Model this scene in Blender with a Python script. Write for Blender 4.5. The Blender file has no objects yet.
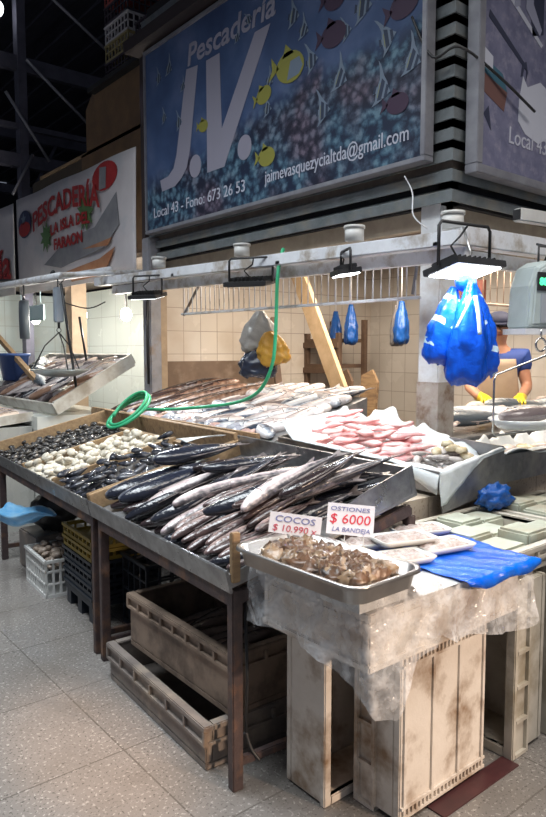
import bpy, bmesh, math, random
import numpy as np
from mathutils import Matrix, Vector, Euler
R = random.Random(7)
C = bpy.context.scene.collection
D = bpy.data
PI = math.pi
def rad(a): return math.radians(a)
# ------------------------------------------------------------------ materials
MATS = {}
def M(name, c1, c2=None, scale=8.0, rough=.5, metal=0.0, bump=0.0, bscale=None, dist=.01, spec=.5, trans=0.0, alpha=1.0,
      rnd=0.0, c3=None, scale3=2.0, lo=.35, hi=.65, rrough=0.0, stretch=None):
    m = D.materials.new(name); m.use_nodes = True
    nt = m.node_tree; n = nt.nodes; l = nt.links
    b = n['Principled BSDF']
    b.inputs['Roughness'].default_value = rough; b.inputs['Metallic'].default_value = metal
    b.inputs['Specular IOR Level'].default_value = spec
    b.inputs['Transmission Weight'].default_value = trans
    b.inputs['Alpha'].default_value = alpha
    tc = n.new('ShaderNodeTexCoord'); src = tc.outputs['Object']
    if stretch:
        mp = n.new('ShaderNodeMapping'); mp.inputs['Scale'].default_value = stretch
        l.new(src, mp.inputs['Vector']); src = mp.outputs['Vector']
    col = None
    def noise(s, d=5.0):
        t = n.new('ShaderNodeTexNoise'); t.inputs['Scale'].default_value = s; t.inputs['Detail'].default_value = d
        t.inputs['Roughness'].default_value = .62
        l.new(src, t.inputs['Vector']); return t
    def ramp(sock, a, bb, p, q):
        r = n.new('ShaderNodeValToRGB'); r.color_ramp.elements[0].position = p; r.color_ramp.elements[1].position = q
        r.color_ramp.elements[0].color = (*a, 1); r.color_ramp.elements[1].color = (*bb, 1)
        l.new(sock, r.inputs['Fac']); return r.outputs['Color']
    if c2:
        col = ramp(noise(scale).outputs['Fac'], c1, c2, lo, hi)
    if c3:
        f = ramp(noise(scale3).outputs['Fac'], (0, 0, 0), (1, 1, 1), .5, .68)
        mx = n.new('ShaderNodeMix'); mx.data_type = 'RGBA'
        l.new(f, mx.inputs['Factor'])
        if col: l.new(col, mx.inputs[6])
        else: mx.inputs[6].default_value = (*c1, 1)
        mx.inputs[7].default_value = (*c3, 1); col = mx.outputs[2]
    if rnd:
        oi = n.new('ShaderNodeObjectInfo'); mr = n.new('ShaderNodeMapRange')
        mr.inputs['To Min'].default_value = 1 - rnd; mr.inputs['To Max'].default_value = 1 + rnd
        l.new(oi.outputs['Random'], mr.inputs['Value'])
        hs = n.new('ShaderNodeHueSaturation'); l.new(mr.outputs['Result'], hs.inputs['Value'])
        if col: l.new(col, hs.inputs['Color'])
        else: hs.inputs['Color'].default_value = (*c1, 1)
        col = hs.outputs['Color']
    if col: l.new(col, b.inputs['Base Color'])
    else: b.inputs['Base Color'].default_value = (*c1, 1)
    if rrough:
        mr = n.new('ShaderNodeMapRange'); mr.inputs['To Min'].default_value = max(0.03, rough - rrough); mr.inputs['To Max'].default_value = rough + rrough
        mr.inputs['From Min'].default_value = .3; mr.inputs['From Max'].default_value = .7
        l.new(noise(scale * .7).outputs['Fac'], mr.inputs['Value']); l.new(mr.outputs['Result'], b.inputs['Roughness'])
    if bump:
        bp = n.new('ShaderNodeBump'); bp.inputs['Strength'].default_value = bump; bp.inputs['Distance'].default_value = dist
        l.new(noise(bscale or scale * 3).outputs['Fac'], bp.inputs['Height']); l.new(bp.outputs['Normal'], b.inputs['Normal'])
    MATS[name] = m; return m
def emit(name, c, s):
    m = D.materials.new(name); m.use_nodes = True; b = m.node_tree.nodes['Principled BSDF']
    b.inputs['Base Color'].default_value = (*c, 1); b.inputs['Emission Color'].default_value = (*c, 1); b.inputs['Emission Strength'].default_value = s
    return m
def tilemat(name, c1, c2, mortar, w, h, msize=.004, rough=.25, axis='xz', dirt=None, off=0.0, bump=.3, speck=None, rr=.1, sq=(0, 0)):
    m = D.materials.new(name); m.use_nodes = True; nt = m.node_tree; n = nt.nodes; l = nt.links; b = n['Principled BSDF']
    tc = n.new('ShaderNodeTexCoord'); sp = n.new('ShaderNodeSeparateXYZ'); l.new(tc.outputs['Object'], sp.inputs[0])
    cb = n.new('ShaderNodeCombineXYZ')
    l.new(sp.outputs['XYZ'.index(axis[0].upper())], cb.inputs[0]); l.new(sp.outputs['XYZ'.index(axis[1].upper())], cb.inputs[1])
    br = n.new('ShaderNodeTexBrick'); br.offset = off; br.inputs['Scale'].default_value = 1
    br.inputs['Brick Width'].default_value = w; br.inputs['Row Height'].default_value = h; br.inputs['Mortar Size'].default_value = msize
    br.inputs['Mortar Smooth'].default_value = .3
    br.inputs['Color1'].default_value = (*c1, 1); br.inputs['Color2'].default_value = (*c2, 1); br.inputs['Mortar'].default_value = (*mortar, 1)
    l.new(cb.outputs[0], br.inputs['Vector'])
    col = br.outputs['Color']
    def mixn(col, c, s, p, q, amt=1.0, det=5):
        t = n.new('ShaderNodeTexNoise'); t.inputs['Scale'].default_value = s; t.inputs['Detail'].default_value = det; l.new(tc.outputs['Object'], t.inputs['Vector'])
        r = n.new('ShaderNodeValToRGB'); r.color_ramp.elements[0].position = p; r.color_ramp.elements[1].position = q
        r.color_ramp.elements[0].color = (0, 0, 0, 1); r.color_ramp.elements[1].color = (amt, amt, amt, 1); l.new(t.outputs['Fac'], r.inputs['Fac'])
        mx = n.new('ShaderNodeMix'); mx.data_type = 'RGBA'; l.new(r.outputs['Color'], mx.inputs['Factor']); l.new(col, mx.inputs[6]); mx.inputs[7].default_value = (*c, 1)
        return mx.outputs[2]
    if speck:
        for c, s, p in speck: col = mixn(col, c, s, p, p + .06, .8, 2)
    if dirt: col = mixn(col, dirt, 2.2, .48, .75, .6)
    l.new(col, b.inputs['Base Color'])
    t = n.new('ShaderNodeTexNoise'); t.inputs['Scale'].default_value = 2.5; t.inputs['Detail'].default_value = 4; l.new(tc.outputs['Object'], t.inputs['Vector'])
    mr = n.new('ShaderNodeMapRange'); mr.inputs['From Min'].default_value = .35; mr.inputs['From Max'].default_value = .65
    mr.inputs['To Min'].default_value = max(.04, rough - rr); mr.inputs['To Max'].default_value = rough + rr
    l.new(t.outputs['Fac'], mr.inputs['Value']); l.new(mr.outputs['Result'], b.inputs['Roughness'])
    bp = n.new('ShaderNodeBump'); bp.inputs['Strength'].default_value = bump; bp.inputs['Distance'].default_value = .004; bp.invert = True
    l.new(br.outputs['Fac'], bp.inputs['Height']); l.new(bp.outputs['Normal'], b.inputs['Normal'])
    return m
def fishmat(name, back, side, belly, rough=.22, half=.06, rnd=.25, stripe=False):
    """countershading runs from the belly to the back along the fish's own Y axis"""
    m = D.materials.new(name); m.use_nodes = True; nt = m.node_tree; n = nt.nodes; l = nt.links; b = n['Principled BSDF']
    tc = n.new('ShaderNodeTexCoord'); sp = n.new('ShaderNodeSeparateXYZ'); l.new(tc.outputs['Object'], sp.inputs[0])
    t = n.new('ShaderNodeTexNoise'); t.inputs['Scale'].default_value = 26; t.inputs['Detail'].default_value = 8; l.new(tc.outputs['Object'], t.inputs['Vector'])
    mr = n.new('ShaderNodeMapRange'); mr.inputs['From Min'].default_value = -half; mr.inputs['From Max'].default_value = half
    l.new(sp.outputs['Y'], mr.inputs['Value'])
    ad = n.new('ShaderNodeMath'); ad.operation = 'MULTIPLY_ADD'; l.new(t.outputs['Fac'], ad.inputs[0]); ad.inputs[1].default_value = .8; l.new(mr.outputs['Result'], ad.inputs[2])
    sb = n.new('ShaderNodeMath'); sb.operation = 'SUBTRACT'; l.new(ad.outputs[0], sb.inputs[0]); sb.inputs[1].default_value = .4
    r = n.new('ShaderNodeValToRGB'); e = r.color_ramp.elements
    e[0].position = .18; e[0].color = (*belly, 1); e[1].position = .82; e[1].color = (*back, 1)
    x = e.new(.5); x.color = (*side, 1)
    l.new(sb.outputs[0], r.inputs['Fac'])
    oi = n.new('ShaderNodeObjectInfo'); m2 = n.new('ShaderNodeMapRange'); m2.inputs['To Min'].default_value = 1 - rnd; m2.inputs['To Max'].default_value = 1 + rnd
    l.new(oi.outputs['Random'], m2.inputs['Value'])
    hs = n.new('ShaderNodeHueSaturation'); l.new(r.outputs['Color'], hs.inputs['Color']); l.new(m2.outputs['Result'], hs.inputs['Value'])
    l.new(hs.outputs['Color'], b.inputs['Base Color'])
    b.inputs['Roughness'].default_value = rough; b.inputs['Specular IOR Level'].default_value = .7
    t2 = n.new('ShaderNodeTexNoise'); t2.inputs['Scale'].default_value = 60; l.new(tc.outputs['Object'], t2.inputs['Vector'])
    bp = n.new('ShaderNodeBump'); bp.inputs['Strength'].default_value = .5; bp.inputs['Distance'].default_value = .006
    l.new(t2.outputs['Fac'], bp.inputs['Height']); l.new(bp.outputs['Normal'], b.inputs['Normal'])
    return m
# ------------------------------------------------------------------ mesh builder
class MB:
    def __init__(s): s.v = []; s.f = []; s.mi = []; s.sm = []
    def add(s, vs, fs, mi=0, sm=False, X=None):
        o = len(s.v)
        s.v += [tuple(X @ Vector(p)) if X else tuple(p) for p in vs]
        for f in fs: s.f.append([i + o for i in f]); s.mi.append(mi); s.sm.append(sm)
        return s
    def box(s, lo, hi, mi=0, X=None):
        x0, y0, z0 = lo; x1, y1, z1 = hi
        return s.add([(x0, y0, z0), (x1, y0, z0), (x1, y1, z0), (x0, y1, z0), (x0, y0, z1), (x1, y0, z1), (x1, y1, z1), (x0, y1, z1)],
              [(3, 2, 1, 0), (4, 5, 6, 7), (0, 1, 5, 4), (1, 2, 6, 5), (2, 3, 7, 6), (3, 0, 4, 7)], mi, False, X)
    def bar(s, a, b, w, h, mi=0, upv=(0, 0, 1)):
        a = Vector(a); b = Vector(b); d = (b - a); L = d.length; d.normalize(); u = Vector(upv)
        if abs(d.dot(u)) > .98: u = Vector((1, 0, 0))
        y = u.cross(d).normalized(); z = d.cross(y)
        X = Matrix((d, y, z)).transposed().to_4x4(); X.translation = a
        return s.box((0, -w / 2, -h / 2), (L, w / 2, h / 2), mi, X)
    def tube(s, pts, r, seg=8, mi=0, closed=False, rs=None):
        pts = [Vector(p) for p in pts]; n = len(pts); rings = []
        prev = None
        for i, p in enumerate(pts):
            if closed: t = pts[(i + 1) % n] - pts[i - 1]
            else: t = pts[min(i + 1, n - 1)] - pts[max(i - 1, 0)]
            t.normalize()
            if prev is None:
                u = Vector((0, 0, 1)) if abs(t.z) < .9 else Vector((1, 0, 0))
                a = t.cross(u).normalized()
            else:
                a = (prev - t * prev.dot(t)).normalized()
            prev = a; b = t.cross(a); rr = rs[i] if rs else r
            rings.append([p + (a * math.cos(2 * PI * k / seg) + b * math.sin(2 * PI * k / seg)) * rr for k in range(seg)])
        return s.loft(rings, mi, True, closed=closed)
    def loft(s, rings, mi=0, sm=True, caps=True, closed=False, X=None):
        k = len(rings[0]); vs = [p for r in rings for p in r]; fs = []
        n = len(rings)
        for i in range(n if closed else n - 1):
            j = (i + 1) % n
            for q in range(k):
                q2 = (q + 1) % k
                fs.append((i * k + q, i * k + q2, j * k + q2, j * k + q))
        if caps and not closed:
            fs.append(tuple(range(k))[::-1]); fs.append(tuple(range((n - 1) * k, n * k)))
        return s.add(vs, fs, mi, sm, X)
    def lathe(s, prof, seg=20, mi=0, X=None, sm=True):
        rings = [[(r * math.cos(2 * PI * k / seg), r * math.sin(2 * PI * k / seg), z) for k in range(seg)] for r, z in prof]
        return s.loft(rings, mi, sm, True, False, X)
    def prism(s, poly, z0, z1, mi=0, X=None):
        n = len(poly)
        vs = [(x, y, z0) for x, y in poly] + [(x, y, z1) for x, y in poly]
        fs = [tuple(range(n))[::-1], tuple(range(n, 2 * n))] + [(i, (i + 1) % n, (i + 1) % n + n, i + n) for i in range(n)]
        return s.add(vs, fs, mi, False, X)
    def ball(s, c, rx, ry=None, rz=None, seg=12, rings=8, mi=0, X=None):
        ry = ry or rx; rz = rz or rx
        T = Matrix.Translation(Vector(c)) @ Matrix.Diagonal((rx, ry, rz, 1))
        if X: T = X @ T
        return s.lathe([(max(.02, math.sin(PI * i / rings)), -math.cos(PI * i / rings)) for i in range(rings + 1)], seg, mi, T)
    def grid(s, fn, nu, nv, mi=0, th=0.0, sm=True, X=None):
        """sheet: fn(a,b) in 0..1 -> point; given thickness th it is a closed shell"""
        P = [[Vector(fn(i / nu, j / nv)) for j in range(nv + 1)] for i in range(nu + 1)]
        vs = [p for r in P for p in r]; w = nv + 1
        fs = [(i * w + j, (i + 1) * w + j, (i + 1) * w + j + 1, i * w + j + 1) for i in range(nu) for j in range(nv)]
        return s.add(vs, fs, mi, sm, X)
    def build(s, name, mats, parent=None, bevel=0.0, solid=0.0, sub=0, kind=None, loc=None, X=None, jit=None):
        me = D.meshes.new(name); me.from_pydata(s.v, [], s.f)
        if not isinstance(mats, (list, tuple)): mats = [mats]
        for m in mats: me.materials.append(m)
        for p, mi, sm in zip(me.polygons, s.mi, s.sm): p.material_index = mi; p.use_smooth = sm
        bm = bmesh.new(); bm.from_mesh(me)
        if bevel:
            es = [e for e in bm.edges if len(e.link_faces) == 2 and e.calc_face_angle(0) > .6]
            bmesh.ops.bevel(bm, geom=es, offset=bevel, segments=2, affect='EDGES', clamp_overlap=True)
        bmesh.ops.recalc_face_normals(bm, faces=bm.faces[:])
        bm.to_mesh(me); bm.free()
        o = D.objects.new(name, me); C.objects.link(o)
        if parent: o.parent = parent
        if loc: o.location = loc
        if X is not None: o.matrix_local = X
        if solid:
            md = o.modifiers.new('th', 'SOLIDIFY'); md.thickness = solid; md.offset = 0
        if sub:
            md = o.modifiers.new('sub', 'SUBSURF'); md.levels = sub; md.render_levels = sub
        if kind: o['kind'] = kind
        return o
MB0 = MB
def thing(name, label, cat, loc=(0, 0, 0), rz=0.0, group=None, X=None):
    o = D.objects.new(name, None); C.objects.link(o); o.empty_display_size = .05
    if X is not None: o.matrix_world = X
    else: o.location = loc; o.rotation_euler = (0, 0, rz)
    o['label'] = label; o['category'] = cat
    if group: o['group'] = group
    return o
def tag(o, label, cat, group=None, kind=None):
    if label: o['label'] = label
    if cat: o['category'] = cat
    if group: o['group'] = group
    if kind: o['kind'] = kind
    return o
def dup(root, X, label=None, group=None):
    kids = list(root.children)
    r = root.copy(); C.objects.link(r); r.matrix_world = X
    if label: r['label'] = label
    if group: r['group'] = group
    for ch in kids:
        c = ch.copy(); C.objects.link(c); c.parent = r
        for g in list(ch.children):
            d = g.copy(); C.objects.link(d); d.parent = c
    return r
def text(name, s, size, mat, parent, X, shear=0.0, width=None, offset=0.0, arch=0.0, th=.0015, space=1.0, align='LEFT'):
    cu = D.curves.new(name, 'FONT'); cu.body = s; cu.size = size; cu.shear = shear; cu.extrude = th; cu.offset = offset; cu.space_character = space; cu.resolution_u = 3
    o = D.objects.new(name, cu); C.objects.link(o)
    bpy.context.view_layer.update()
    me = D.meshes.new_from_object(o.evaluated_get(bpy.context.evaluated_depsgraph_get()))
    D.objects.remove(o); D.curves.remove(cu)
    xs = [v.co.x for v in me.vertices]; x0, x1 = min(xs), max(xs)
    k = width / (x1 - x0) if width else 1.0
    w = (x1 - x0) * k
    for v in me.vertices:
        x = (v.co.x - x0) * k
        if align == 'CENTER': x -= w / 2
        y = v.co.y
        if arch:
            q = (x / w) if align == 'CENTER' else (x / w - .5)
            y += arch * (1 - 4 * q * q)
        v.co.x = x; v.co.y = y
    me.materials.clear(); me.materials.append(mat)
    for p in me.polygons: p.material_index = 0
    me.name = name
    ob = D.objects.new(name, me); C.objects.link(ob); ob.parent = parent; ob.matrix_local = X
    return ob
def struct(name, mb, mat, **k):
    o = mb.build(name, mat, **k); o['kind'] = 'structure'; return o
def FX(x, y, z):   # frame on a face that looks to -X: right = -Y, up = Z
    return Matrix(((0, 0, -1, x), (-1, 0, 0, y), (0, 1, 0, z), (0, 0, 0, 1)))
def FY(x, y, z):   # frame on a face that looks to -Y: right = +X, up = Z
    return Matrix(((1, 0, 0, x), (0, 0, -1, y), (0, 1, 0, z), (0, 0, 0, 1)))
def TR(x, y, z): return Matrix.Translation((x, y, z))
def RZ(a): return Matrix.Rotation(a, 4, 'Z')
def RX(a): return Matrix.Rotation(a, 4, 'X')
def RY(a): return Matrix.Rotation(a, 4, 'Y')
def noise2(x, y, s=0):
    return (math.sin(x * 1.7 + s) * math.cos(y * 2.3 - s * 1.3) + .6 * math.sin(x * 4.1 - y * 3.3 + s * 2.1) + .35 * math.sin(x * 9.7 + y * 7.9 + s * 3.7)) / 1.95

# palette
steel = M('stainless_steel', (.42, .43, .44), (.27, .27, .28), scale=14, rough=.33, metal=.85, bump=.1, bscale=60, rrough=.1)
dullsteel = M('dull_wet_steel', (.33, .33, .34), (.2, .2, .205), scale=9, rough=.42, metal=.6, bump=.1, bscale=40, rrough=.12, c3=(.42, .4, .37), scale3=5)
rust = M('rusty_brown_paint', (.075, .05, .048), (.04, .028, .03), scale=12, rough=.55, bump=.3, bscale=50, c3=(.16, .085, .05), scale3=9)
wood = M('raw_board', (.36, .24, .13), (.24, .15, .08), scale=6, rough=.65, bump=.25, bscale=30, stretch=(1, 7, 7), c3=(.16, .1, .06), scale3=3)
woodx = M('worn_plank', (.42, .29, .16), (.28, .18, .1), scale=6, rough=.65, bump=.25, bscale=30, stretch=(7, 1, 7))
paint = M('white_painted_metal', (.82, .84, .88), (.7, .72, .76), scale=7, rough=.5, bump=.15, bscale=30, c3=(.4, .35, .3), scale3=6)
greypaint = M('grey_painted_metal', (.3, .3, .33), (.2, .2, .22), scale=6, rough=.5, bump=.15, c3=(.24, .17, .12), scale3=5)
black = M('black_metal', (.02, .02, .022), (.035, .035, .037), rough=.45)
plastw = M('white_plastic', (.68, .68, .66), (.58, .58, .56), rough=.4)
creamcrate = M('stained_cream_plastic', (.74, .69, .63), (.61, .55, .48), scale=5, rough=.5, bump=.2, bscale=25, c3=(.24, .15, .085), scale3=4.2, lo=.3, hi=.7)
palecrate = M('pale_greenish_plastic', (.56, .53, .46), (.42, .39, .33), scale=5, rough=.5, bump=.15, bscale=25, c3=(.3, .26, .19), scale3=5)
browncrate = M('brown_grey_plastic', (.27, .2, .15), (.17, .125, .095), scale=5, rough=.55, bump=.2, bscale=20, c3=(.09, .065, .05), scale3=5)
greycrate = M('grey_plastic', (.22, .19, .17), (.14, .12, .11), scale=5, rough=.5, bump=.2, bscale=20, c3=(.3, .25, .2), scale3=6)
yellowplast = M('mustard_plastic', (.3, .21, .03), (.2, .14, .02), scale=6, rough=.5)
blackplast = M('black_plastic', (.012, .017, .026), (.022, .028, .038), scale=6, rough=.42)
bluebag = M('blue_plastic_film', (.0, .07, .55), (.002, .1, .66), scale=3, rough=.28, bump=.5, bscale=14, dist=.02, spec=.7)
bluebag2 = M('dark_blue_film', (.005, .06, .26), (.01, .09, .36), scale=4, rough=.3, bump=.5, bscale=14, dist=.02)
bluesheet = M('blue_sheet_film', (.0, .085, .6), (.003, .14, .7), scale=4, rough=.3, bump=.5, bscale=20, dist=.012)
cyanbag = M('cyan_film', (.1, .4, .75), (.3, .6, .85), scale=9, rough=.3, bump=.6, bscale=14, alpha=.75)
paper = M('wet_white_paper', (.74, .77, .78), (.64, .69, .71), scale=5, rough=.45, bump=.5, bscale=18, dist=.012)
ticket = M('white_card', (.8, .78, .82), (.74, .73, .78), scale=5, rough=.6)
redink = M('red_ink', (.65, .03, .06), rough=.6); pinkink = M('pink_ink', (.55, .1, .14), rough=.6); blueink = M('blue_ink', (.18, .2, .42), rough=.6)
greenhose = M('green_hose', (.03, .34, .16), (.05, .45, .22), scale=6, rough=.35)
concrete = M('patchy_white_concrete', (.72, .74, .76), (.58, .6, .62), scale=6, rough=.7, bump=.4, bscale=25, c3=(.5, .46, .43), scale3=4)
tanboard = M('tan_hardboard', (.2, .12, .06), (.14, .085, .045), scale=4, rough=.6, bump=.1)
darkroof = M('dark_corrugated', (.05, .05, .07), (.03, .03, .042), scale=2, rough=.7, stretch=(8, 1, 1))
darksteel = M('dark_steel', (.1, .1, .14), (.06, .06, .085), scale=4, rough=.6)
clearfilm = D.materials.new('clear_film'); clearfilm.use_nodes = True
_n = clearfilm.node_tree.nodes; _l = clearfilm.node_tree.links; _b = _n['Principled BSDF']
_b.inputs['Base Color'].default_value = (.82, .83, .85, 1); _b.inputs['Roughness'].default_value = .1; _b.inputs['Specular IOR Level'].default_value = .9
_tc = _n.new('ShaderNodeTexCoord'); _t = _n.new('ShaderNodeTexNoise'); _t.inputs['Scale'].default_value = 16; _t.inputs['Detail'].default_value = 3
_l.new(_tc.outputs['Object'], _t.inputs['Vector'])
_mr = _n.new('ShaderNodeMapRange'); _mr.inputs['From Min'].default_value = .35; _mr.inputs['From Max'].default_value = .65; _mr.inputs['To Min'].default_value = .16; _mr.inputs['To Max'].default_value = .55
_l.new(_t.outputs['Fac'], _mr.inputs['Value']); _l.new(_mr.outputs['Result'], _b.inputs['Alpha'])
_bp = _n.new('ShaderNodeBump'); _bp.inputs['Strength'].default_value = .9; _bp.inputs['Distance'].default_value = .03; _l.new(_t.outputs['Fac'], _bp.inputs['Height']); _l.new(_bp.outputs['Normal'], _b.inputs['Normal'])

# ------------------------------------------------------------------ setting
floor_m = tilemat('terrazzo', (.215, .2, .188), (.19, .178, .168), (.12, .11, .1), .6, .6, .004, .2, 'xy', dirt=(.13, .115, .1),
                  speck=[((.07, .065, .06), 95, .6), ((.4, .38, .36), 70, .6)], rr=.12, bump=.25)
mb = MB(); mb.box((-6, -5, -.1), (16, 25, 0)); fl = struct('floor', mb, floor_m)
mb = MB()
for i in range(73):   # corrugated roof sheet
    x = -6 + i * .3; mb.box((x, -5, 7.5 + (.05 if i % 2 else 0)), (x + .3, 25, 7.62))
struct('ceiling', mb, darkroof)
mb = MB(); mb.box((-6, 24.9, 0), (16, 25, 7.5)); struct('wall_far', mb, M('far_wall_paint', (.05, .05, .065), (.03, .03, .04), scale=1, rough=.8))
mb = MB(); mb.box((15.9, -5, 0), (16, 24.9, 7.5)); struct('wall_right', mb, MATS['far_wall_paint'])
# kiosk interior walls
tile_in = tilemat('warm_white_tile_side', (.66, .6, .53), (.62, .56, .49), (.36, .3, .26), .2, .225, .004, .2, 'xz', dirt=(.45, .36, .28))
tile_in2 = tilemat('warm_white_tile_back', (.66, .62, .57), (.62, .58, .53), (.4, .35, .31), .2, .225, .004, .2, 'yz', dirt=(.48, .42, .36))
mb = MB(); mb.box((3.28, 5.75, 0), (6.3, 5.83, 2.7)); struct('wall_kiosk_left', mb, tile_in)
mb = MB(); mb.box((6.3, 2.3, 0), (6.38, 5.83, 2.7)); struct('wall_kiosk_back', mb, tile_in2)
mb = MB(); mb.box((3.24, 2.36, 2.62), (6.38, 5.83, 2.7)); struct('ceiling_kiosk', mb, M('kiosk_ceiling_board', (.2, .16, .13), (.14, .11, .09), rough=.8))
brownband = M('brown_splash_board', (.2, .135, .095), (.14, .095, .065), scale=4, rough=.6, c3=(.27, .2, .15), scale3=5)
mb = MB(); mb.box((3.34, 5.735, .9), (4.75, 5.75, 1.505)); o = mb.build('splash_board', brownband); tag(o, 'brown splash board below the warm white tiles of the stall wall', 'board')
white_tile = tilemat('cool_white_tile', (.72, .77, .74), (.69, .74, .71), (.5, .52, .5), .45, .42, .005, .2, 'yz')
mb = MB(); mb.box((4.5, 5.83, 0), (4.58, 11, 2.5)); struct('wall_neighbour_stall', mb, white_tile)
mb = MB(); mb.box((2.4, 11, 0), (4.58, 11.08, 2.5)); struct('wall_neighbour_end', mb, tilemat('pale_blue_tile', (.6, .68, .7), (.56, .64, .66), (.42, .46, .46), .4, .4, .005, .2, 'xz', dirt=(.5, .5, .46)))
mb = MB(); mb.box((2.62, 3.3, 0), (3.25, 5.32, .98)); struct('wall_counter_base', mb, tilemat('counter_base_tile', (.62, .66, .64), (.58, .62, .6), (.4, .4, .38), .4, .3, .005, .3, 'yz', dirt=(.4, .37, .33)))
base_m = tilemat('stone_base_tile', (.5, .42, .33), (.46, .38, .3), (.3, .24, .19), .33, .6, .006, .5, 'xz', dirt=(.36, .27, .2), speck=[((.28, .22, .17), 60, .58)])
mb = MB(); mb.box((2.44, 2.02, 0), (5.2, 2.4, .9)); struct('wall_counter_front', mb, base_m)

# ------------------------------------------------------------------ kiosk fascia, signs
slatm = M('weathered_grey_slat', (.2, .22, .23), (.12, .14, .145), scale=6, rough=.5, metal=.2, bump=.3, bscale=25, c3=(.22, .21, .18), scale3=4)
slatback = M('black_fascia_board', (.012, .012, .015), rough=.8)
fas = thing('louvre_fascia', 'dark louvred fascia wrapping the corner of the stall between the two big signs', 'fascia', (3.2, 2.33, 2.43))
mb = MB(); mb.box((.06, .06, 0), (.14, 3.45, 2.3)); mb.box((.06, .06, 0), (3.3, .14, 2.3)); mb.build('backing', slatback, fas)
for i in range(20):
    z = .0 + i * .111
    mb = MB()
    # L-shaped slat: slanted board along both faces, mitred at the corner
    prof = [(.06, z + .09), (.0, z + .06), (0, z), (.012, z), (.012, z + .052), (.06, z + .075)]
    def ringA(t): return [(p[0], t if t > 1 else p[0], p[1]) for p in prof]
    A = [(p[0], 3.45, p[1]) for p in prof]; B = [(p[0], p[0], p[1]) for p in prof]; Cc = [(3.3, p[0], p[1]) for p in prof]
    mb.loft([A, B, Cc], 0, False); mb.build('slat', slatm, fas)
mb = MB(); mb.box((.1, .1, -.11), (.16, 3.4, 0)); mb.box((.1, .1, -.11), (3.2, .16, 0)); mb.build('soffit_board', M('beige_board', (.42, .36, .28), (.33, .28, .22), rough=.7), fas)
alu = M('aluminium_frame', (.36, .36, .39), (.26, .26, .29), scale=6, rough=.4, metal=.4)
# coral reef print
reef = D.materials.new('reef_print'); reef.use_nodes = True
n = reef.node_tree.nodes; l = reef.node_tree.links; b = n['Principled BSDF']; b.inputs['Roughness'].default_value = .45
tc = n.new('ShaderNodeTexCoord'); sp = n.new('ShaderNodeSeparateXYZ'); l.new(tc.outputs['Object'], sp.inputs[0])
nz = n.new('ShaderNodeTexNoise'); nz.inputs['Scale'].default_value = 2.2; nz.inputs['Detail'].default_value = 6; l.new(tc.outputs['Object'], nz.inputs['Vector'])
vo = n.new('ShaderNodeTexVoronoi'); vo.inputs['Scale'].default_value = 21
wm = n.new('ShaderNodeMix'); wm.data_type = 'VECTOR'; wm.inputs['Factor'].default_value = .22; l.new(tc.outputs['Object'], wm.inputs[4]); l.new(nz.outputs['Color'], wm.inputs[5]); l.new(wm.outputs[1], vo.inputs['Vector'])
def rampn(sock, stops):
    r = n.new('ShaderNodeValToRGB'); e = r.color_ramp.elements
    e[0].position = stops[0][0]; e[0].color = (*stops[0][1], 1); e[1].position = stops[-1][0]; e[1].color = (*stops[-1][1], 1)
    for p, c in stops[1:-1]: x = e.new(p); x.color = (*c, 1)
    l.new(sock, r.inputs['Fac']); return r.outputs['Color']
water = rampn(nz.outputs['Fac'], [(.3, (.03, .055, .14)), (.5, (.05, .09, .2)), (.7, (.11, .15, .28))])
nz3 = n.new('ShaderNodeTexNoise'); nz3.inputs['Scale'].default_value = 11; nz3.inputs['Detail'].default_value = 9; nz3.inputs['Roughness'].default_value = .7; l.new(tc.outputs['Object'], nz3.inputs['Vector'])
mr3 = n.new('ShaderNodeMath'); mr3.operation = 'MULTIPLY_ADD'; l.new(nz3.outputs['Fac'], mr3.inputs[0]); mr3.inputs[1].default_value = -2.1; l.new(vo.outputs['Distance'], mr3.inputs[2])
mr4 = n.new('ShaderNodeMath'); mr4.operation = 'ADD'; l.new(mr3.outputs[0], mr4.inputs[0]); mr4.inputs[1].default_value = .9; mr3 = mr4
coral = rampn(mr3.outputs[0], [(.0, (.13, .23, .3)), (.3, (.045, .1, .16)), (.6, (.01, .02, .05))])
coralb = rampn(mr3.outputs[0], [(.0, (.17, .14, .19)), (.3, (.06, .05, .08)), (.6, (.014, .014, .03))])
nz2 = n.new('ShaderNodeTexNoise'); nz2.inputs['Scale'].default_value = 1.6; nz2.inputs['Detail'].default_value = 3; l.new(tc.outputs['Object'], nz2.inputs['Vector'])
pk = rampn(nz2.outputs['Fac'], [(.46, (0, 0, 0)), (.58, (1, 1, 1))])
mx = n.new('ShaderNodeMix'); mx.data_type = 'RGBA'; l.new(pk, mx.inputs['Factor']); l.new(coral, mx.inputs[6]); l.new(coralb, mx.inputs[7])
# reef line rises towards one side (object X along the sign, Y up)
ma = n.new('ShaderNodeMath'); ma.operation = 'MULTIPLY_ADD'; l.new(nz2.outputs['Fac'], ma.inputs[0]); ma.inputs[1].default_value = -.62; l.new(sp.outputs['Y'], ma.inputs[2])
mc = n.new('ShaderNodeMath'); mc.operation = 'MULTIPLY_ADD'; l.new(sp.outputs['X'], mc.inputs[0]); mc.inputs[1].default_value = -.13; l.new(ma.outputs[0], mc.inputs[2])
fac = rampn(mc.outputs[0], [(.0, (1, 1, 1)), (.16, (0, 0, 0))])
mx2 = n.new('ShaderNodeMix'); mx2.data_type = 'RGBA'; l.new(fac, mx2.inputs['Factor']); l.new(water, mx2.inputs[6]); l.new(mx.outputs[2], mx2.inputs[7]); l.new(mx2.outputs[2], b.inputs['Base Color'])

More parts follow.
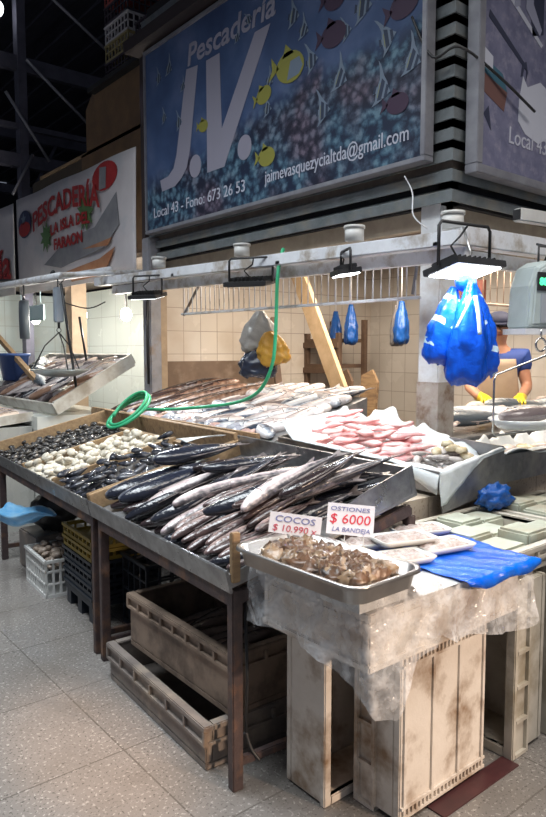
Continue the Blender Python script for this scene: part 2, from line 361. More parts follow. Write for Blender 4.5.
SX = 3.12; SY0 = 5.565; SZ0 = 2.685; SW = 3.085; SH = 1.53
sg = thing('shop_sign', 'large blue reef sign reading Pescadería J.V. over the stall', 'sign', X=FX(SX, SY0, SZ0))
mb = MB(); mb.box((0, 0, -.05), (SW, SH, 0)); mb.build('panel', reef, sg)
mb = MB()
mb.box((-.018, -.03, -.06), (SW + .035, 0, .02)); mb.box((-.018, SH, -.06), (SW + .035, SH + .03, .02)); mb.box((-.018, 0, -.06), (0, SH, .02)); mb.box((SW, 0, -.06), (SW + .035, SH, .02))
mb.build('frame', alu, sg, bevel=.004)
signw = M('pale_lettering', (.3, .29, .36), rough=.5); signw2 = M('white_lettering', (.52, .53, .62), rough=.5)
def S(y, z): return (SY0 - y, z - SZ0)
mb = MB()
mb.prism([S(*p) for p in ((4.893, 3.892), (4.726, 3.875), (4.85, 3.25), (4.90, 3.12), (4.98, 3.05), (5.09, 3.0), (5.303, 2.99), (5.335, 3.09), (5.2, 3.10), (5.11, 3.15), (5.06, 3.25))], .001, .003)
mb.build('letter_j', signw, sg)
mb = MB(); mb.prism([S(*p) for p in ((4.605, 3.87), (4.424, 3.87), (4.40, 3.303), (3.985, 3.87), (3.81, 3.87), (4.37, 3.014), (4.601, 3.014))], .001, .003); mb.build('letter_v', signw, sg)
for (y, z) in ((4.775, 3.10), (4.113, 3.10)):
    u, v = S(y, z); mb = MB(); mb.prism([(u + .085 * math.cos(a * PI / 12), v + .09 * math.sin(a * PI / 12)) for a in range(24)], .001, .003); mb.build('letter_dot', signw, sg)
u, v = S(4.873, 3.912); text('lettering', 'Pescadería', .235, signw, sg, TR(u, v, .002), shear=.15, width=1.12, offset=.004)
u, v = S(5.45, 2.785); text('lettering', 'Local 43 - Fono: 673 26 53', .125, signw2, sg, TR(u, v, .002), width=1.34)
u, v = S(3.874, 2.797); text('lettering', 'jaimevasquezycialtda@gmail.com', .125, signw2, sg, TR(u, v, .002), width=1.30)
pf = [M('print_black', (.03, .045, .085), rough=.5), M('print_white', (.17, .22, .29), rough=.5), M('print_yellow', (.27, .26, .05), rough=.5), M('print_maroon', (.05, .025, .055), rough=.5), M('print_orange', (.5, .25, .06), rough=.5)]
def idol(u, v, s, rot, z):
    mb = MB(); X = TR(u, v, z) @ RZ(rot) @ Matrix.Scale(s, 4)
    outline = [(.5, 0), (.36, .12), (.15, .4), (-.1, .62), (-.42, 1.05), (-.62, 1.2), (-.4, .8), (-.3, .45), (-.34, .12), (-.52, .2), (-.52, -.2), (-.34, -.12), (-.3, -.45), (-.42, -.7), (-.1, -.5), (.15, -.3), (.36, -.1)]
    mb.prism(outline, 0, .0008, 1, X)
    for (x0, x1, h) in ((.16, .32, .3), (-.18, .04, .5), (-.52, -.38, .2)):
        mb.prism([(x0, -h * .85), (x1, -h * .7), (x1, h * .75), (x0, h)], .0012, .0022, 0, X)
    mb.prism([(-.13, -.3), (-.1, -.3), (-.1, .3), (-.13, .3)], .0012, .002, 2, TR(u, v, z) @ RZ(rot) @ Matrix.Scale(s, 4) @ TR(-.1, 0, 0))
    return mb
ids = [(3.562, 3.824, .17), (3.461, 3.699, .14), (3.382, 3.483, .17), (3.122, 3.292, .19), (3.273, 3.138, .19), (3.839, 3.301, .13), (3.817, 3.485, .12), (5.01, 3.5, .14), (5.161, 3.98, .15),
       (5.331, 3.95, .13), (4.944, 3.771, .11), (4.192, 3.9, .1), (2.931, 3.65, .21), (2.737, 3.405, .19), (2.554, 3.22, .19), (2.775, 3.121, .2), (3.071, 3.56, .13), (2.6, 3.75, .17), (3.3, 3.95, .14), (5.25, 3.6, .12), (4.05, 3.98, .1)]
for i, (y, z, s) in enumerate(ids):
    u, v = S(y, z); idol(u, v, s * .68, R.uniform(-.5, .35), .0035).build('printed_fish', pf, sg)
def blobfish(u, v, s, mi, rot=0.0, split=None):
    mb = MB(); X = TR(u, v, .0035) @ RZ(rot) @ Matrix.Scale(s, 4)
    body = [(.5 * math.cos(a), .36 * math.sin(a)) for a in [k * PI / 10 for k in range(20)]]
    mb.prism(body, 0, .002, mi, X); mb.prism([(-.4, 0), (-.75, .28), (-.66, 0), (-.75, -.28)], 0, .002, mi, X); mb.prism([(.1, .3), (-.25, .52), (-.3, .2)], 0, .002, mi, X)
    if split is not None: mb.prism([(-.05, -.3), (.36, -.18), (.46, 0), (.3, .2), (0, .12)], .0025, .004, split, X)
    return mb
for (y, z, s, mi, sp_) in ((3.602, 3.513, .34, 2, 1), (3.884, 3.409, .2, 2, None), (3.853, 2.978, .22, 2, None), (4.653, 3.387, .16, 2, None), (3.18, 3.79, .22, 3, None), (3.186, 3.579, .26, 3, None), (2.62, 3.55, .25, 3, None), (2.66, 3.02, .2, 3, None)):
    u, v = S(y, z); blobfish(u, v, s * .85, mi, R.uniform(-.2, .2), sp_).build('printed_fish', pf, sg)
# right sign, street photo print
RXs, RYs, RZs = 3.335, 2.25, 2.63
sg2 = thing('shop_sign', 'pale street photo sign reading Local 43 on the right face of the stall', 'sign', X=FY(RXs, RYs, RZs))
streetm = M('street_print', (.2, .2, .3), (.13, .135, .22), scale=9, rough=.5, c3=(.28, .27, .36), scale3=12)
mb = MB(); mb.box((0, 0, -.05), (2.6, 1.5, 0)); mb.build('panel', streetm, sg2)
mb = MB(); mb.box((-.055, -.05, -.06), (2.65, 0, .02)); mb.box((-.055, 1.5, -.06), (2.65, 1.53, .02)); mb.box((-.055, 0, -.06), (0, 1.5, .02)); mb.box((2.6, 0, -.06), (2.65, 1.5, .02)); mb.build('frame', alu, sg2, bevel=.004)
pr = [M('print_dark', (.035, .04, .075), rough=.5), M('print_pale', (.55, .57, .66), rough=.5), M('print_brick', (.16, .08, .07), rough=.5), M('print_teal', (.05, .14, .2), rough=.5), M('print_lilac', (.34, .35, .46), rough=.5)]
mb = MB()
mb.prism([(0.03, .93), (.02, 1.35), (.2, 1.45), (.62, 1.4), (.62, .86), (.5, .82), (.45, 1.05), (.18, 1.02)], .001, .002, 0)
mb.prism([(.05, .8), (.42, .62), (.44, .64), (.06, .84)], .001, .002, 0); mb.prism([(.2, .98), (.6, .78), (.62, .8), (.2, 1.02)], .001, .002, 1)
mb.prism([(.01, .4), (.22, .33), (.25, .44), (.01, .5)], .001, .002, 2); mb.prism([(.01, .5), (.25, .44), (.2, .53), (.01, .58)], .0012, .0022, 3)
mb.prism([(.01, .53), (.1, .51), (.1, .6), (.02, .63)], .0024, .003, 1)
mb.prism([(.3, .92), (.3, 1.3), (.34, 1.3), (.36, .95)], .0022, .003, 4); mb.prism([(.42, .95), (.44, 1.4), (.5, 1.4), (.5, 1.0), (.6, .88), (.58, .84)], .0024, .003, 4)
mb.prism([(.02, .28), (.1, .2), (.07, .33)], .001, .002, 0); mb.build('printed_scene', pr, sg2)
mb = MB(); mb.prism([(.37, .31), (.375, .43), (.41, .57), (.46, .52), (.6, .58), (.7, .55), (.75, .3), (.6, .22), (.45, .25)], .001, .003, 1)
mb.prism([(.385, .56), (.4, .64), (.44, .66), (.46, .6), (.44, .55), (.445, .61), (.42, .62), (.405, .57)], .0012, .003, 0)
mb.build('printed_shirt', pr, sg2)
text('lettering', 'Local 43', .135, signw2, sg2, TR(.28, .17, .002), width=.42, shear=.08)
# neighbour banners
ban_m = M('banner_print', (.68, .64, .65), (.6, .56, .57), scale=2.5, rough=.5, c3=(.5, .52, .55), scale3=1.5)
bred = M('banner_red', (.42, .03, .03), (.34, .02, .02), scale=8, rough=.5); bgreen = M('banner_green', (.1, .2, .07), rough=.5); bnavy = M('banner_navy', (.03, .04, .1), rough=.5); bgrey = M('banner_grey', (.2, .2, .22), (.3, .3, .31), scale=4, rough=.5); bskin = M('banner_orange', (.42, .16, .07), (.5, .26, .14), scale=6, rough=.5)
bn = thing('shop_banner', 'white vinyl banner reading Pescadería La Isla del Faraon in red letters', 'banner', X=FX(3.15, 9.0, 2.33))
mb = MB()
mb.grid(lambda a, b_: (a * 3.17, b_ * (1.17 + .04 * (1 - a)), .012 * math.sin(a * 14 + b_ * 2)), 40, 10); mb.build('sheet', ban_m, bn, solid=.004)
def Bn(y, z): return (9.0 - y, z - 2.33)
u, v = Bn(7.47, 3.06); text('lettering', 'PESCADERÍA', .3, bred, bn, TR(u, v, .03), width=1.85, align='CENTER', arch=.12, offset=.008)
text('lettering', 'LA ISLA DEL', .165, bred, bn, TR(u + .15, v - .12, .03), width=1.05, align='CENTER', arch=.03, offset=.006)
text('lettering', 'FARAON', .165, bred, bn, TR(u + .1, v - .29, .03), width=.78, align='CENTER', offset=.006)
mb = MB(); mb.prism([(.3 + .22 * math.cos(k * PI / 10), .86 + .17 * math.sin(k * PI / 10)) for k in range(20)], .02, .024, 0)
mb.prism([(.3 + .2 * math.cos(k * PI / 10), .80 + .09 * math.sin(k * PI / 10)) for k in range(20)], .025, .027, 1)
st = [(.28 + (.09 if k % 2 == 0 else .04) * math.cos(k * PI / 5 + PI / 2), .92 + (.09 if k % 2 == 0 else .04) * math.sin(k * PI / 5 + PI / 2)) for k in range(10)]
mb.prism(st, .025, .027, 2); mb.build('flag_emblem', [bnavy, bred, pf[1]], bn)
mb = MB(); mb.prism([(2.55 + .28 * math.cos(k * PI / 10), 1.02 + .14 * math.sin(k * PI / 10)) for k in range(20)], .016, .02, 1)
mb.prism([(2.43, .9), (2.58, .9), (2.6, 1.1), (2.45, 1.12)], .022, .024, 0); mb.build('map_emblem', [bgrey, bred], bn)
for (cx, cz, q) in ((2.08, .74, .16), (.98, .62, .14)):
    mb = MB(); mb.prism([(cx + q * (1 + .3 * (-1) ** k) * math.cos(k * PI / 9), cz + q * (1 + .3 * (-1) ** k) * math.sin(k * PI / 9)) for k in range(18)], .016, .02, 0); mb.build('leaf_emblem', bgreen, bn)
mb = MB(); mb.prism([(.9, .3), (1.6, .52), (2.3, .55), (2.8, .82), (2.85, .5), (2.5, .32), (1.4, .22)], .016, .02, 0)
mb.prism([(1.5, .16), (2.4, .22), (2.75, .3), (2.5, .05), (1.7, .04)], .016, .02, 1); mb.prism([(2.0, .36), (2.7, .4), (2.6, .33)], .021, .023, 1); mb.build('printed_picture', [bgrey, bskin], bn)
bn2 = thing('shop_banner', 'white banner at the far left edge with big dark red letters', 'banner', X=FX(3.15, 12.6, 2.35))
mb = MB(); mb.grid(lambda a, b_: (a * 3.42, b_ * 1.18, .012 * math.sin(a * 16 + b_)), 40, 8); mb.build('sheet', ban_m, bn2, solid=.004)
text('lettering', 'Pescadería', .62, bred, bn2, TR(.35, .2, .03), width=3.0, offset=.015)

# ------------------------------------------------------------------ kiosk pillar, post, beams
pl = thing('concrete_pillar', 'white painted square pillar at the corner of the stall, stained near its foot', 'pillar', (3.33, 2.515, 0))
mb = MB(); mb.box((-.075, -.075, 0), (.075, .075, 2.46)); mb.build('shaft', concrete, pl, bevel=.008)
rustband = M('rusty_foot_paint', (.4, .36, .32), (.27, .21, .17), scale=9, rough=.7, bump=.3, c3=(.18, .11, .07), scale3=9)
mb = MB(); mb.box((-.078, -.078, .9), (.078, .078, 1.42)); mb.build('foot_sleeve', rustband, pl)
ps = thing('steel_post', 'grey steel post at the far end of the stall on a white tiled plinth', 'post', (3.2, 5.64, 0))
mb = MB(); mb.box((-.07, -.07, 1.16), (.05, .07, 2.64)); mb.build('shaft', greypaint, ps, bevel=.01)
mb = MB(); mb.box((.05, -.05, 1.1), (.12, .08, 2.64)); mb.build('jamb_board', M('tan_jamb', (.4, .3, .2), (.3, .22, .15), rough=.6), ps)
mb = MB(); mb.tube([(-.08, -.04, 1.3), (-.085, -.04, 1.8), (-.08, -.05, 2.3)], .012, 6); mb.build('cable', black, ps)
mb = MB(); mb.box((-.16, -.3, 0), (.12, .14, 1.16)); mb.build('plinth', concrete, ps, bevel=.01)
bl = thing('canopy_beam', 'white painted double rail beam along the left face of the stall', 'beam', (2.9, 2.1, 2.1))
mb = MB(); mb.bar((0, -.06, .06), (0, 4.05, .16), .09, .075); mb.build('upper_rail', paint, bl, bevel=.006)
mb = MB(); mb.bar((.1, -.02, .0), (.1, 3.9, .08), .07, .075); mb.build('lower_rail', paint, bl, bevel=.006)
for yy in (.05, 1.3, 2.6, 3.8):
    mb = MB(); mb.box((-.045, yy, .03 + yy * .025), (.14, yy + .04, .05 + yy * .025)); mb.box((.1, yy, .06), (.32, yy + .035, .1)); mb.build('bracket', paint, bl)
br_ = thing('canopy_beam', 'white painted beam along the right face of the stall above the floodlight', 'beam', (2.9, 2.1, 2.1))
mb = MB(); mb.bar((.045, 0, .08), (3.2, 0, .14), .09, .1); mb.build('upper_rail', paint, br_, bevel=.006)
mb = MB(); mb.bar((.14, .12, .0), (3.2, .2, .05), .07, .08); mb.build('lower_rail', paint, br_, bevel=.006)
def jbox(y, z, lab):
    t = thing('junction_box', lab, 'junction box', (2.95 if y < 2.2 else 2.9, y, z), group='junction boxes on the beam')
    mb = MB(); mb.lathe([(.055, 0), (.055, .07)], 16); mb.build('body', plastw, t)
    mb = MB(); mb.lathe([(.062, .07), (.062, .085), (.03, .09)], 16); mb.build('lid', plastw, t)
    return t
jbox(2.14, 2.222, 'round white junction box on the beam at the stall corner')
jbox(2.78, 2.235, 'round white junction box on the beam beside the lit small floodlight')
jbox(3.86, 2.262, 'round white junction box on the beam above the unlit floodlight')
jbox(5.0, 2.291, 'round white junction box on the beam furthest to the left')
# floodlights
lampglass = M('grey_lamp_glass', (.3, .3, .32), (.22, .22, .24), rough=.2)
glow = emit('lit_led_panel', (.92, .97, 1.0), 14); glowdim = emit('dim_led_panel', (.92, .97, 1.0), 3.0)
def flood(loc, rz, w, d, tilt, lens, lab, up=.16):
    t = thing('floodlight', lab, 'lamp', loc, rz, group='floodlights under the beams')
    X = RX(tilt)
    mb = MB()
    mb.prism([(-w / 2, -d / 2), (w / 2, -d / 2), (w / 2, d / 2), (-w / 2, d / 2)], -.018, .012, 0, X)
    for k in range(9): mb.box((-w * .4 + k * w * .1 - .004, -d * .35, .012), (-w * .4 + k * w * .1 + .004, d * .35, .035), 0, X)
    hsg = mb.build('housing', black, t, bevel=.003)
    mb = MB(); mb.box((-w * .43, -d * .42, -.023), (w * .43, d * .42, -.0185), 0, X); mb.build('lens', lens, hsg)
    mb = MB(); q = w * .52
    mb.tube([(-q, 0, 0), (-q, .0, up * .9), (-q * .9, 0, up), (q * .9, 0, up), (q, 0, up * .9), (q, 0, 0)], .008, 6); mb.build('bracket', black, t)
    mb = MB(); mb.tube([(0, .02, .02), (-.06, .03, up * .5), (.0, .03, up * .75), (.02, 0, up)], .005, 6); mb.build('cable', black, t)
    return t
flood((2.715, 1.9, 1.985), rad(-8), .32, .22, rad(-12), glow, 'large lit floodlight hanging above the big blue bags', .2)
flood((2.82, 2.77, 2.055), rad(62), .17, .14, rad(-8), glow, 'small lit floodlight under the left beam in front of the grille', .12)
flood((2.8, 3.63, 2.06), rad(-60), .3, .24, rad(10), lampglass, 'unlit floodlight under the left beam above the hanging grey bag', .16)
flood((2.8, 5.02, 2.06), rad(-60), .26, .2, rad(12), glowdim, 'dim floodlight at the far left end of the beam', .16)
t = thing('tube_lamp', 'short white tube lamp on an arm below the right sign', 'lamp', (3.56, 2.06, 2.345), rad(-8))
mb = MB(); mb.box((-.12, -.03, -.035), (.2, .03, .035)); mb.build('housing', plastw, t, bevel=.006)
mb = MB(); mb.box((-.125, -.024, -.028), (-.12, .024, .028)); mb.build('end_cap', black, t)
mb = MB(); mb.tube([(.2, 0, 0), (.23, 0, -.03), (.2, 0, -.13), (.13, .02, -.27)], .01, 6); mb.build('arm', black, t)
# hanging grille under the left beam
gr = thing('wire_grille', 'long white wire grille hanging below the left beam', 'grille', (3.06, 2.43, 1.9))
mb = MB(); mb.tube([(0, 0, 0), (0, 2.48, 0.01)], .011, 6); mb.tube([(0, 0, .2), (0, 2.48, .28)], .007, 6); mb.build('rail', paint, gr)
mb = MB()
for k in range(39):
    y = .03 + k * .0635; mb.tube([(0, y, 0), (0, y, .2 + .08 * y / 2.48)], .0042, 5)
mb.build('wires', paint, gr)
mb = MB(); mb.tube([(0, 2.45, .0), (.02, 2.15, .33)], .012, 6); mb.tube([(0, .05, .02), (0, .0, .3)], .01, 6); mb.build('hanger', greypaint, gr)
# grille on the right side
gr2 = thing('wire_grille', 'white wire grille behind the scale on the right side of the stall', 'grille', (3.7, 2.75, 1.93))
mb = MB(); mb.tube([(0, 0, 0), (2.2, 0, 0)], .01, 6); mb.tube([(0, 0, .3), (2.2, 0, .3)], .008, 6)
for k in range(26): mb.tube([(.03 + k * .085, 0, 0), (.03 + k * .085, 0, .3)], .004, 5)
mb.build('wires', M('peach_wire', (.6, .45, .35), rough=.5), gr2)
# ------------------------------------------------------------------ market stands and trays
ANG = math.atan2(-.08, .997)                       # the stands are a few degrees off the stall's axes
STAND = TR(1.38, 1.90, 0) @ RZ(ANG)                # local x = inwards, y = along the stands to the left
LU0, LU1 = 1.405, 3.5; TD = .93; Z0, Z1 = .765, .985
TILT = math.atan2(Z1 - Z0, TD)
def stand(name, label, u0, u1, X):
    t = thing(name, label, 'stand', X=X)
    for (w, u) in ((.0, u0), (.0, u1), (TD - .05, u0), (TD - .05, u1)):
        mb = MB(); hz = .7 if w < .5 else .9
        mb.box((w, u - .02, 0), (w + .045, u + .02, hz)); mb.build('leg', rust, t, bevel=.004)
    mb = MB(); mb.box((0, u0 - .02, .69), (.045, u1 + .02, .755)); mb.build('front_rail', rust, t, bevel=.004)
    mb = MB(); mb.box((TD - .05, u0, .87), (TD - .005, u1, .93)); mb.build('back_rail', rust, t, bevel=.004)
    for u in (u0, u1):
        mb = MB(); mb.bar((.03, u, .72), (TD - .03, u, .925), .035, .05); mb.build('side_rail', rust, t, bevel=.004)
        mb = MB(); mb.bar((.03, u, .1), (TD - .03, u, .1), .03, .03); mb.build('foot_rail', rust, t, bevel=.004)
    return t
stand('steel_stand', 'rusty brown steel stand carrying the tilted fish tray, nearest the camera', .02, 1.3, STAND)
stand('steel_stand', 'rusty brown steel stand carrying the shellfish tray on the left', LU0 + .0, LU1 - .1, STAND)
BED = STAND @ TR(0, 0, Z0) @ RY(-TILT)             # tilted bed: x in, y left, z off the bed
FL = .012
def tray(name, label, u0, u1, parts, cat='tray'):
    t = thing(name, label, cat, X=BED)
    L = TD / math.cos(TILT)
    mb = MB(); mb.box((0, u0, 0), (L, u1, FL)); mb.build('floor_panel', dullsteel, t)
    return t, L
ft, L = tray('fish_tray', 'tilted wood and steel tray full of dark silvery fish', 0, LU0 - .01, None)
mb = MB(); mb.box((-.012, 0, -.02), (0, LU0 - .01, .07)); mb.build('front_panel', steel, ft, bevel=.003)
mb = MB(); mb.box((0, LU0 - .035, FL), (L, LU0 - .011, .1)); o = mb.build('wooden_side', woodx, ft, bevel=.003); o['label'] = 'worn wooden side board'
mb = MB(); mb.prism([(.0, FL), (.3, FL), (L, FL), (L, .14), (.7, .12), (.4, .075), (0, .05)], 0, .006, 0, Matrix(((1, 0, 0, 0), (0, 0, 1, .001), (0, 1, 0, 0), (0, 0, 0, 1)))); mb.build('steel_side', steel, ft)
mb = MB(); mb.box((L - .03, .0, FL), (L - .018, LU0 - .04, .135)); mb.build('back_panel', steel, ft, bevel=.002)
mb = MB(); mb.box((-.005, -.012, .02), (.028, .012, .2)); o = mb.build('corner_stub', wood, ft, bevel=.003, X=RY(TILT)); o['label'] = 'raw wooden corner stub'
sh, L = tray('shellfish_tray', 'long tilted tray of three wooden compartments with clams and mussels', LU0, LU1, None)
mb = MB(); mb.box((-.012, LU0, -.02), (0, LU1, .07)); mb.build('front_panel', steel, sh, bevel=.003)
DIV = (2.06, 2.72)
for d in DIV:
    mb = MB(); mb.box((0.01, d - .012, FL), (L - .1, d + .012, .075)); mb.build('divider', woodx, sh, bevel=.003)
mb = MB(); mb.box((0, LU0, FL), (L, LU0 + .015, .1)); mb.build('side_board', woodx, sh, bevel=.003)
mb = MB(); mb.box((0, LU1 - .03, -.02), (L, LU1, .13)); mb.build('side_board', woodx, sh, bevel=.003)
mb = MB(); mb.box((L - .13, LU0 + .016, FL), (L - .09, LU1 - .03, .055)); mb.box((L - .03, LU0, FL), (L, LU1 - .03, .14)); mb.build('back_board', wood, sh, bevel=.003)

# ------------------------------------------------------------------ piling
class Bed:
    """drops things one by one on a bed and lets each rest on what already lies there"""
    def __init__(s, X, x0, x1, y0, y1, base=0.0, cell=.01, pct=80):
        s.pct = pct
        s.X = X; s.x0 = x0; s.y0 = y0; s.x1 = x1; s.y1 = y1; s.c = cell
        s.nx = int((x1 - x0) / cell) + 1; s.ny = int((y1 - y0) / cell) + 1
        s.H = np.full((s.nx, s.ny), base)
        s.gx, s.gy = np.meshgrid(np.arange(s.nx) * cell + x0, np.arange(s.ny) * cell + y0, indexing='ij')
    def h(s, x, y):
        i = min(max(int((x - s.x0) / s.c), 0), s.nx - 1); j = min(max(int((y - s.y0) / s.c), 0), s.ny - 1); return s.H[i, j]
    def drop(s, x, y, yaw, a, b, c, pitch=True, sink=0.0, roll=0.0):
        ca, sa = math.cos(yaw), math.sin(yaw)
        ex = abs(a * ca) + abs(b * sa); ey = abs(a * sa) + abs(b * ca)
        x = min(max(x, s.x0 + ex), s.x1 - ex) if s.x1 - s.x0 > 2 * ex else (s.x0 + s.x1) / 2
        y = min(max(y, s.y0 + ey), s.y1 - ey) if s.y1 - s.y0 > 2 * ey else (s.y0 + s.y1) / 2
        dx = s.gx - x; dy = s.gy - y; u = dx * ca + dy * sa; v = -dx * sa + dy * ca
        q = (u / a) ** 2 + (v / b) ** 2; m = q < 1
        p = 0.0
        if pitch and m.sum() > 8:
            uu = u[m]; hh = s.H[m]; p = float(np.clip(np.sum((uu - uu.mean()) * (hh - hh.mean())) / max(np.sum((uu - uu.mean()) ** 2), 1e-6), -.16, .16))
        prof = c * np.sqrt(np.clip(1 - q, 0, 1))
        if not m.any(): z = c
        else: z = float(np.percentile(s.H[m] + prof[m] - p * u[m], s.pct)) - sink * c
        if m.any(): s.H[m] = np.maximum(s.H[m], z + p * u[m] + prof[m] * .92)
        return s.X @ TR(x, y, z) @ RZ(yaw) @ RY(-math.atan(p)) @ RX(roll)

def fish(name, label, cat, Ln, hb, ct, mat, group=None, finm=None, eyem=None, tailk=1.0, blunt=.5, X=None, bend=0.0):
    """fish lying on its side: head at +X, back at +Y"""
    t = thing(name, label, cat, X=X or TR(0, 0, -5), group=group)
    class MB(MB0):
        def build(s, *a, **k):
            s.v = [(x, y + bend * (1 - (2 * x / Ln) ** 2) + bend * .5 * math.sin(x / Ln * 4), z) for x, y, z in s.v]; return MB0.build(s, *a, **k)
    mb = MB(); rings = []; N = 14; K = 12
    prof = [(0.0, .22), (.015, .40), (.05, .60), (.11, .80), (.2, .96), (.32, 1.0), (.46, .95), (.6, .8), (.72, .58), (.82, .37), (.9, .21), (.95, .16)]
    for f, k in prof:
        x = Ln * (.5 - f); hh = hb * (k ** (.9 if f < .3 else 1)); cc = ct * (k ** .85)
        yo = hb * .06 * math.sin(PI * f)
        rings.append([(x, yo + hh * math.cos(2 * PI * q / K), cc * math.sin(2 * PI * q / K)) for q in range(K)])
    mb.loft(rings, 0, True); body = mb.build('body', mat, t)
    finm = finm or mat
    x = -Ln * .44; tl = Ln * .1 * tailk; th = hb * .85
    mb = MB(); mb.prism([(x + .02, hb * .14), (x - tl * .5, th * .8), (x - tl, th), (x - tl * .55, 0), (x - tl, -th), (x - tl * .5, -th * .8), (x + .02, -hb * .14)], -.002, .002); mb.build('tail_fin', finm, t)
    mb = MB(); mb.prism([(Ln * .2, hb * .95), (Ln * .12, hb * 1.3), (-Ln * .02, hb * 1.02), (-Ln * .15, hb * .98), (-Ln * .33, hb * .5), (-Ln * .3, hb * .3), (Ln * .1, hb * .8)], -.0018, .0018); mb.build('dorsal_fin', finm, t)
    mb = MB(); mb.prism([(-Ln * .02, -hb * .8), (-Ln * .1, -hb * 1.1), (-Ln * .34, -hb * .42), (-Ln * .3, -hb * .25)], -.0018, .0018); mb.build('anal_fin', finm, t)
    for sg_ in (1, -1):
        mb = MB(); mb.tube([(Ln * (.31 - .03 * math.cos(a)), hb * .8 * math.sin(a), sg_ * ct * .93 * math.cos(a * .85)) for a in (-.9, -.5, 0, .5, .9)], hb * .05, 5); mb.build('gill_edge', eye_m, body)
    for sg_ in (1, -1):
        mb = MB(); z = ct * .9 * sg_
        mb.loft([[(Ln * .26, -hb * .15, z * .95), (Ln * .26, -hb * .3, z * .9), (Ln * .26, -hb * .22, z * .95 + .004 * sg_)], [(Ln * .14, -hb * .1, z * 1.02), (Ln * .12, -hb * .42, z * .95), (Ln * .13, -hb * .25, z * 1.03 + .003 * sg_)]], 0, False)
        mb.build('pectoral_fin', finm, t)
    for sg_ in (1, -1):
        mb = MB(); mb.ball((Ln * .425, hb * .12, ct * .46 * sg_), hb * .13, hb * .13, ct * .12, 8, 6); mb.build('eye', eyem or eye_m, body)
    return t
eye_m = M('fish_eye', (.02, .02, .025), rough=.08, spec=.8)
FM = {
 'hake': fishmat('hake_skin', (.016, .018, .028), (.1, .092, .1), (.6, .5, .5), half=.034),
 'brownhake': fishmat('brown_fish_skin', (.028, .018, .02), (.09, .06, .06), (.5, .37, .34), half=.032),
 'big': fishmat('bonito_skin', (.014, .017, .03), (.12, .13, .16), (.7, .68, .7), half=.04, rnd=.15),
 'mackerel': fishmat('mackerel_skin', (.035, .045, .07), (.2, .23, .28), (.66, .66, .68), half=.042),
 'pale': fishmat('pale_fish_skin', (.2, .16, .16), (.48, .41, .4), (.74, .67, .65), half=.045),
 'gold': fishmat('golden_eel_skin', (.04, .022, .02), (.26, .15, .1), (.66, .47, .36), half=.055),
 'orange': fishmat('orange_fish_skin', (.32, .19, .13), (.58, .4, .3), (.78, .66, .56), half=.045),
 'salmon': fishmat('steel_grey_fish_skin', (.1, .12, .14), (.36, .4, .43), (.75, .77, .77), half=.05),
}
finm = M('wet_fin', (.12, .1, .1), (.26, .22, .21), scale=14, rough=.35)
TMP = []
def proto(*a, **k):
    p = fish(*a, **k); TMP.append(p); return p
def kill(p):
    for c in list(p.children):
        for g_ in list(c.children): D.objects.remove(g_)
        D.objects.remove(c)
    D.objects.remove(p)
first = set()
# fish tray heap
b = Bed(BED, .0, L - .03, .03, LU0 - .04, FL)
P1 = proto('hake', '', 'fish', .5, .042, .03, FM['hake'], finm=finm, bend=.03)
P1b = proto('hake', '', 'fish', .52, .04, .028, FM['hake'], finm=finm, bend=-.035)
P2 = proto('hake', '', 'fish', .44, .038, .027, FM['brownhake'], finm=finm, bend=.02)
P3 = proto('bonito', '', 'fish', .56, .064, .045, FM['big'], finm=finm, tailk=1.3, bend=.015)
P4 = proto('sardine', '', 'fish', .3, .024, .017, FM['brownhake'], finm=finm, bend=-.01)
# heads towards the front
def put(bed, P, x, y, yaw, a, bb, c, label, group=None, **k):
    return dup(P, bed.drop(x, y, yaw, a, bb, c, **k), label, group)
for r_ in range(2):                                   # under layer
    for k in range(9):
        put(b, P2 if k % 3 else P1, .26 + r_ * .38 + R.uniform(-.02, .02), .1 + k * .14 + R.uniform(-.01, .01), PI - .2 + R.uniform(-.12, .12), .24, .048, .03,
            'dark silvery hake of the lower layer in the tilted fish tray', 'hake heaped in the fish tray')
for k, (x, y, a_) in enumerate(((.33, 1.27, -.02), (.35, 1.13, -.1), (.62, 1.27, .02))):
    put(b, P3, x, y, PI + a_, .31, .068, .05, ['big blue black bonito against the wooden side of the fish tray, nearest its front', 'big blue black bonito lying second from the wooden side of the fish tray', 'big blue black bonito behind the front two bonito in the fish tray'][k], 'bonito in the fish tray')
for r_ in range(3):
    for k in range(10):
        y = .07 + k * .12; x = .72 - r_ * .22 + R.uniform(-.06, .06)
        if y > .95 and x < .65: continue
        if y < .42 and x < .42: continue
        lab = ('silvery hake with dark back lying in the rear half of the fish tray' if x > .5 else 'dark wet hake lying head first at the front of the fish tray')
        put(b, R.choice((P1, P1b, P2)), x, y + R.uniform(-.03, .03), PI - .06 - .3 * (1 - y / 1.35) + R.uniform(-.16, .14), .24, .04, .029, lab, 'hake heaped in the fish tray', roll=R.uniform(-.35, .35))
for k in range(22):
    put(b, P4, .17 + (k // 11) * .2 + R.uniform(-.03, .03), .07 + (k % 11) * .04, PI - .1 + R.uniform(-.2, .2), .15, .023, .017, 'small slim purplish fish in the bundle beside the wooden corner stub', 'small slim fish in the fish tray', roll=R.uniform(-.3, .3))
for k in range(5):
    put(b, R.choice((P1, P1b)), .6 - .2 * (k % 2) + R.uniform(-.05, .05), .15 + k * .15, PI - .3 + .03 * k + R.uniform(-.16, .14), .24, .04, .029, 'silvery hake lying on top of the heap in the fish tray', 'hake heaped in the fish tray', roll=R.uniform(-.3, .3))
for k in range(3):
    put(b, P2 if k % 2 else P1b, .66 - .1 * k, .07 + k * .05, PI - .02 + R.uniform(-.1, .06), .24, .038, .028, 'silvery hake at the steel end of the fish tray behind the price cards', 'hake at the steel end of the fish tray', roll=R.uniform(-.3, .3))
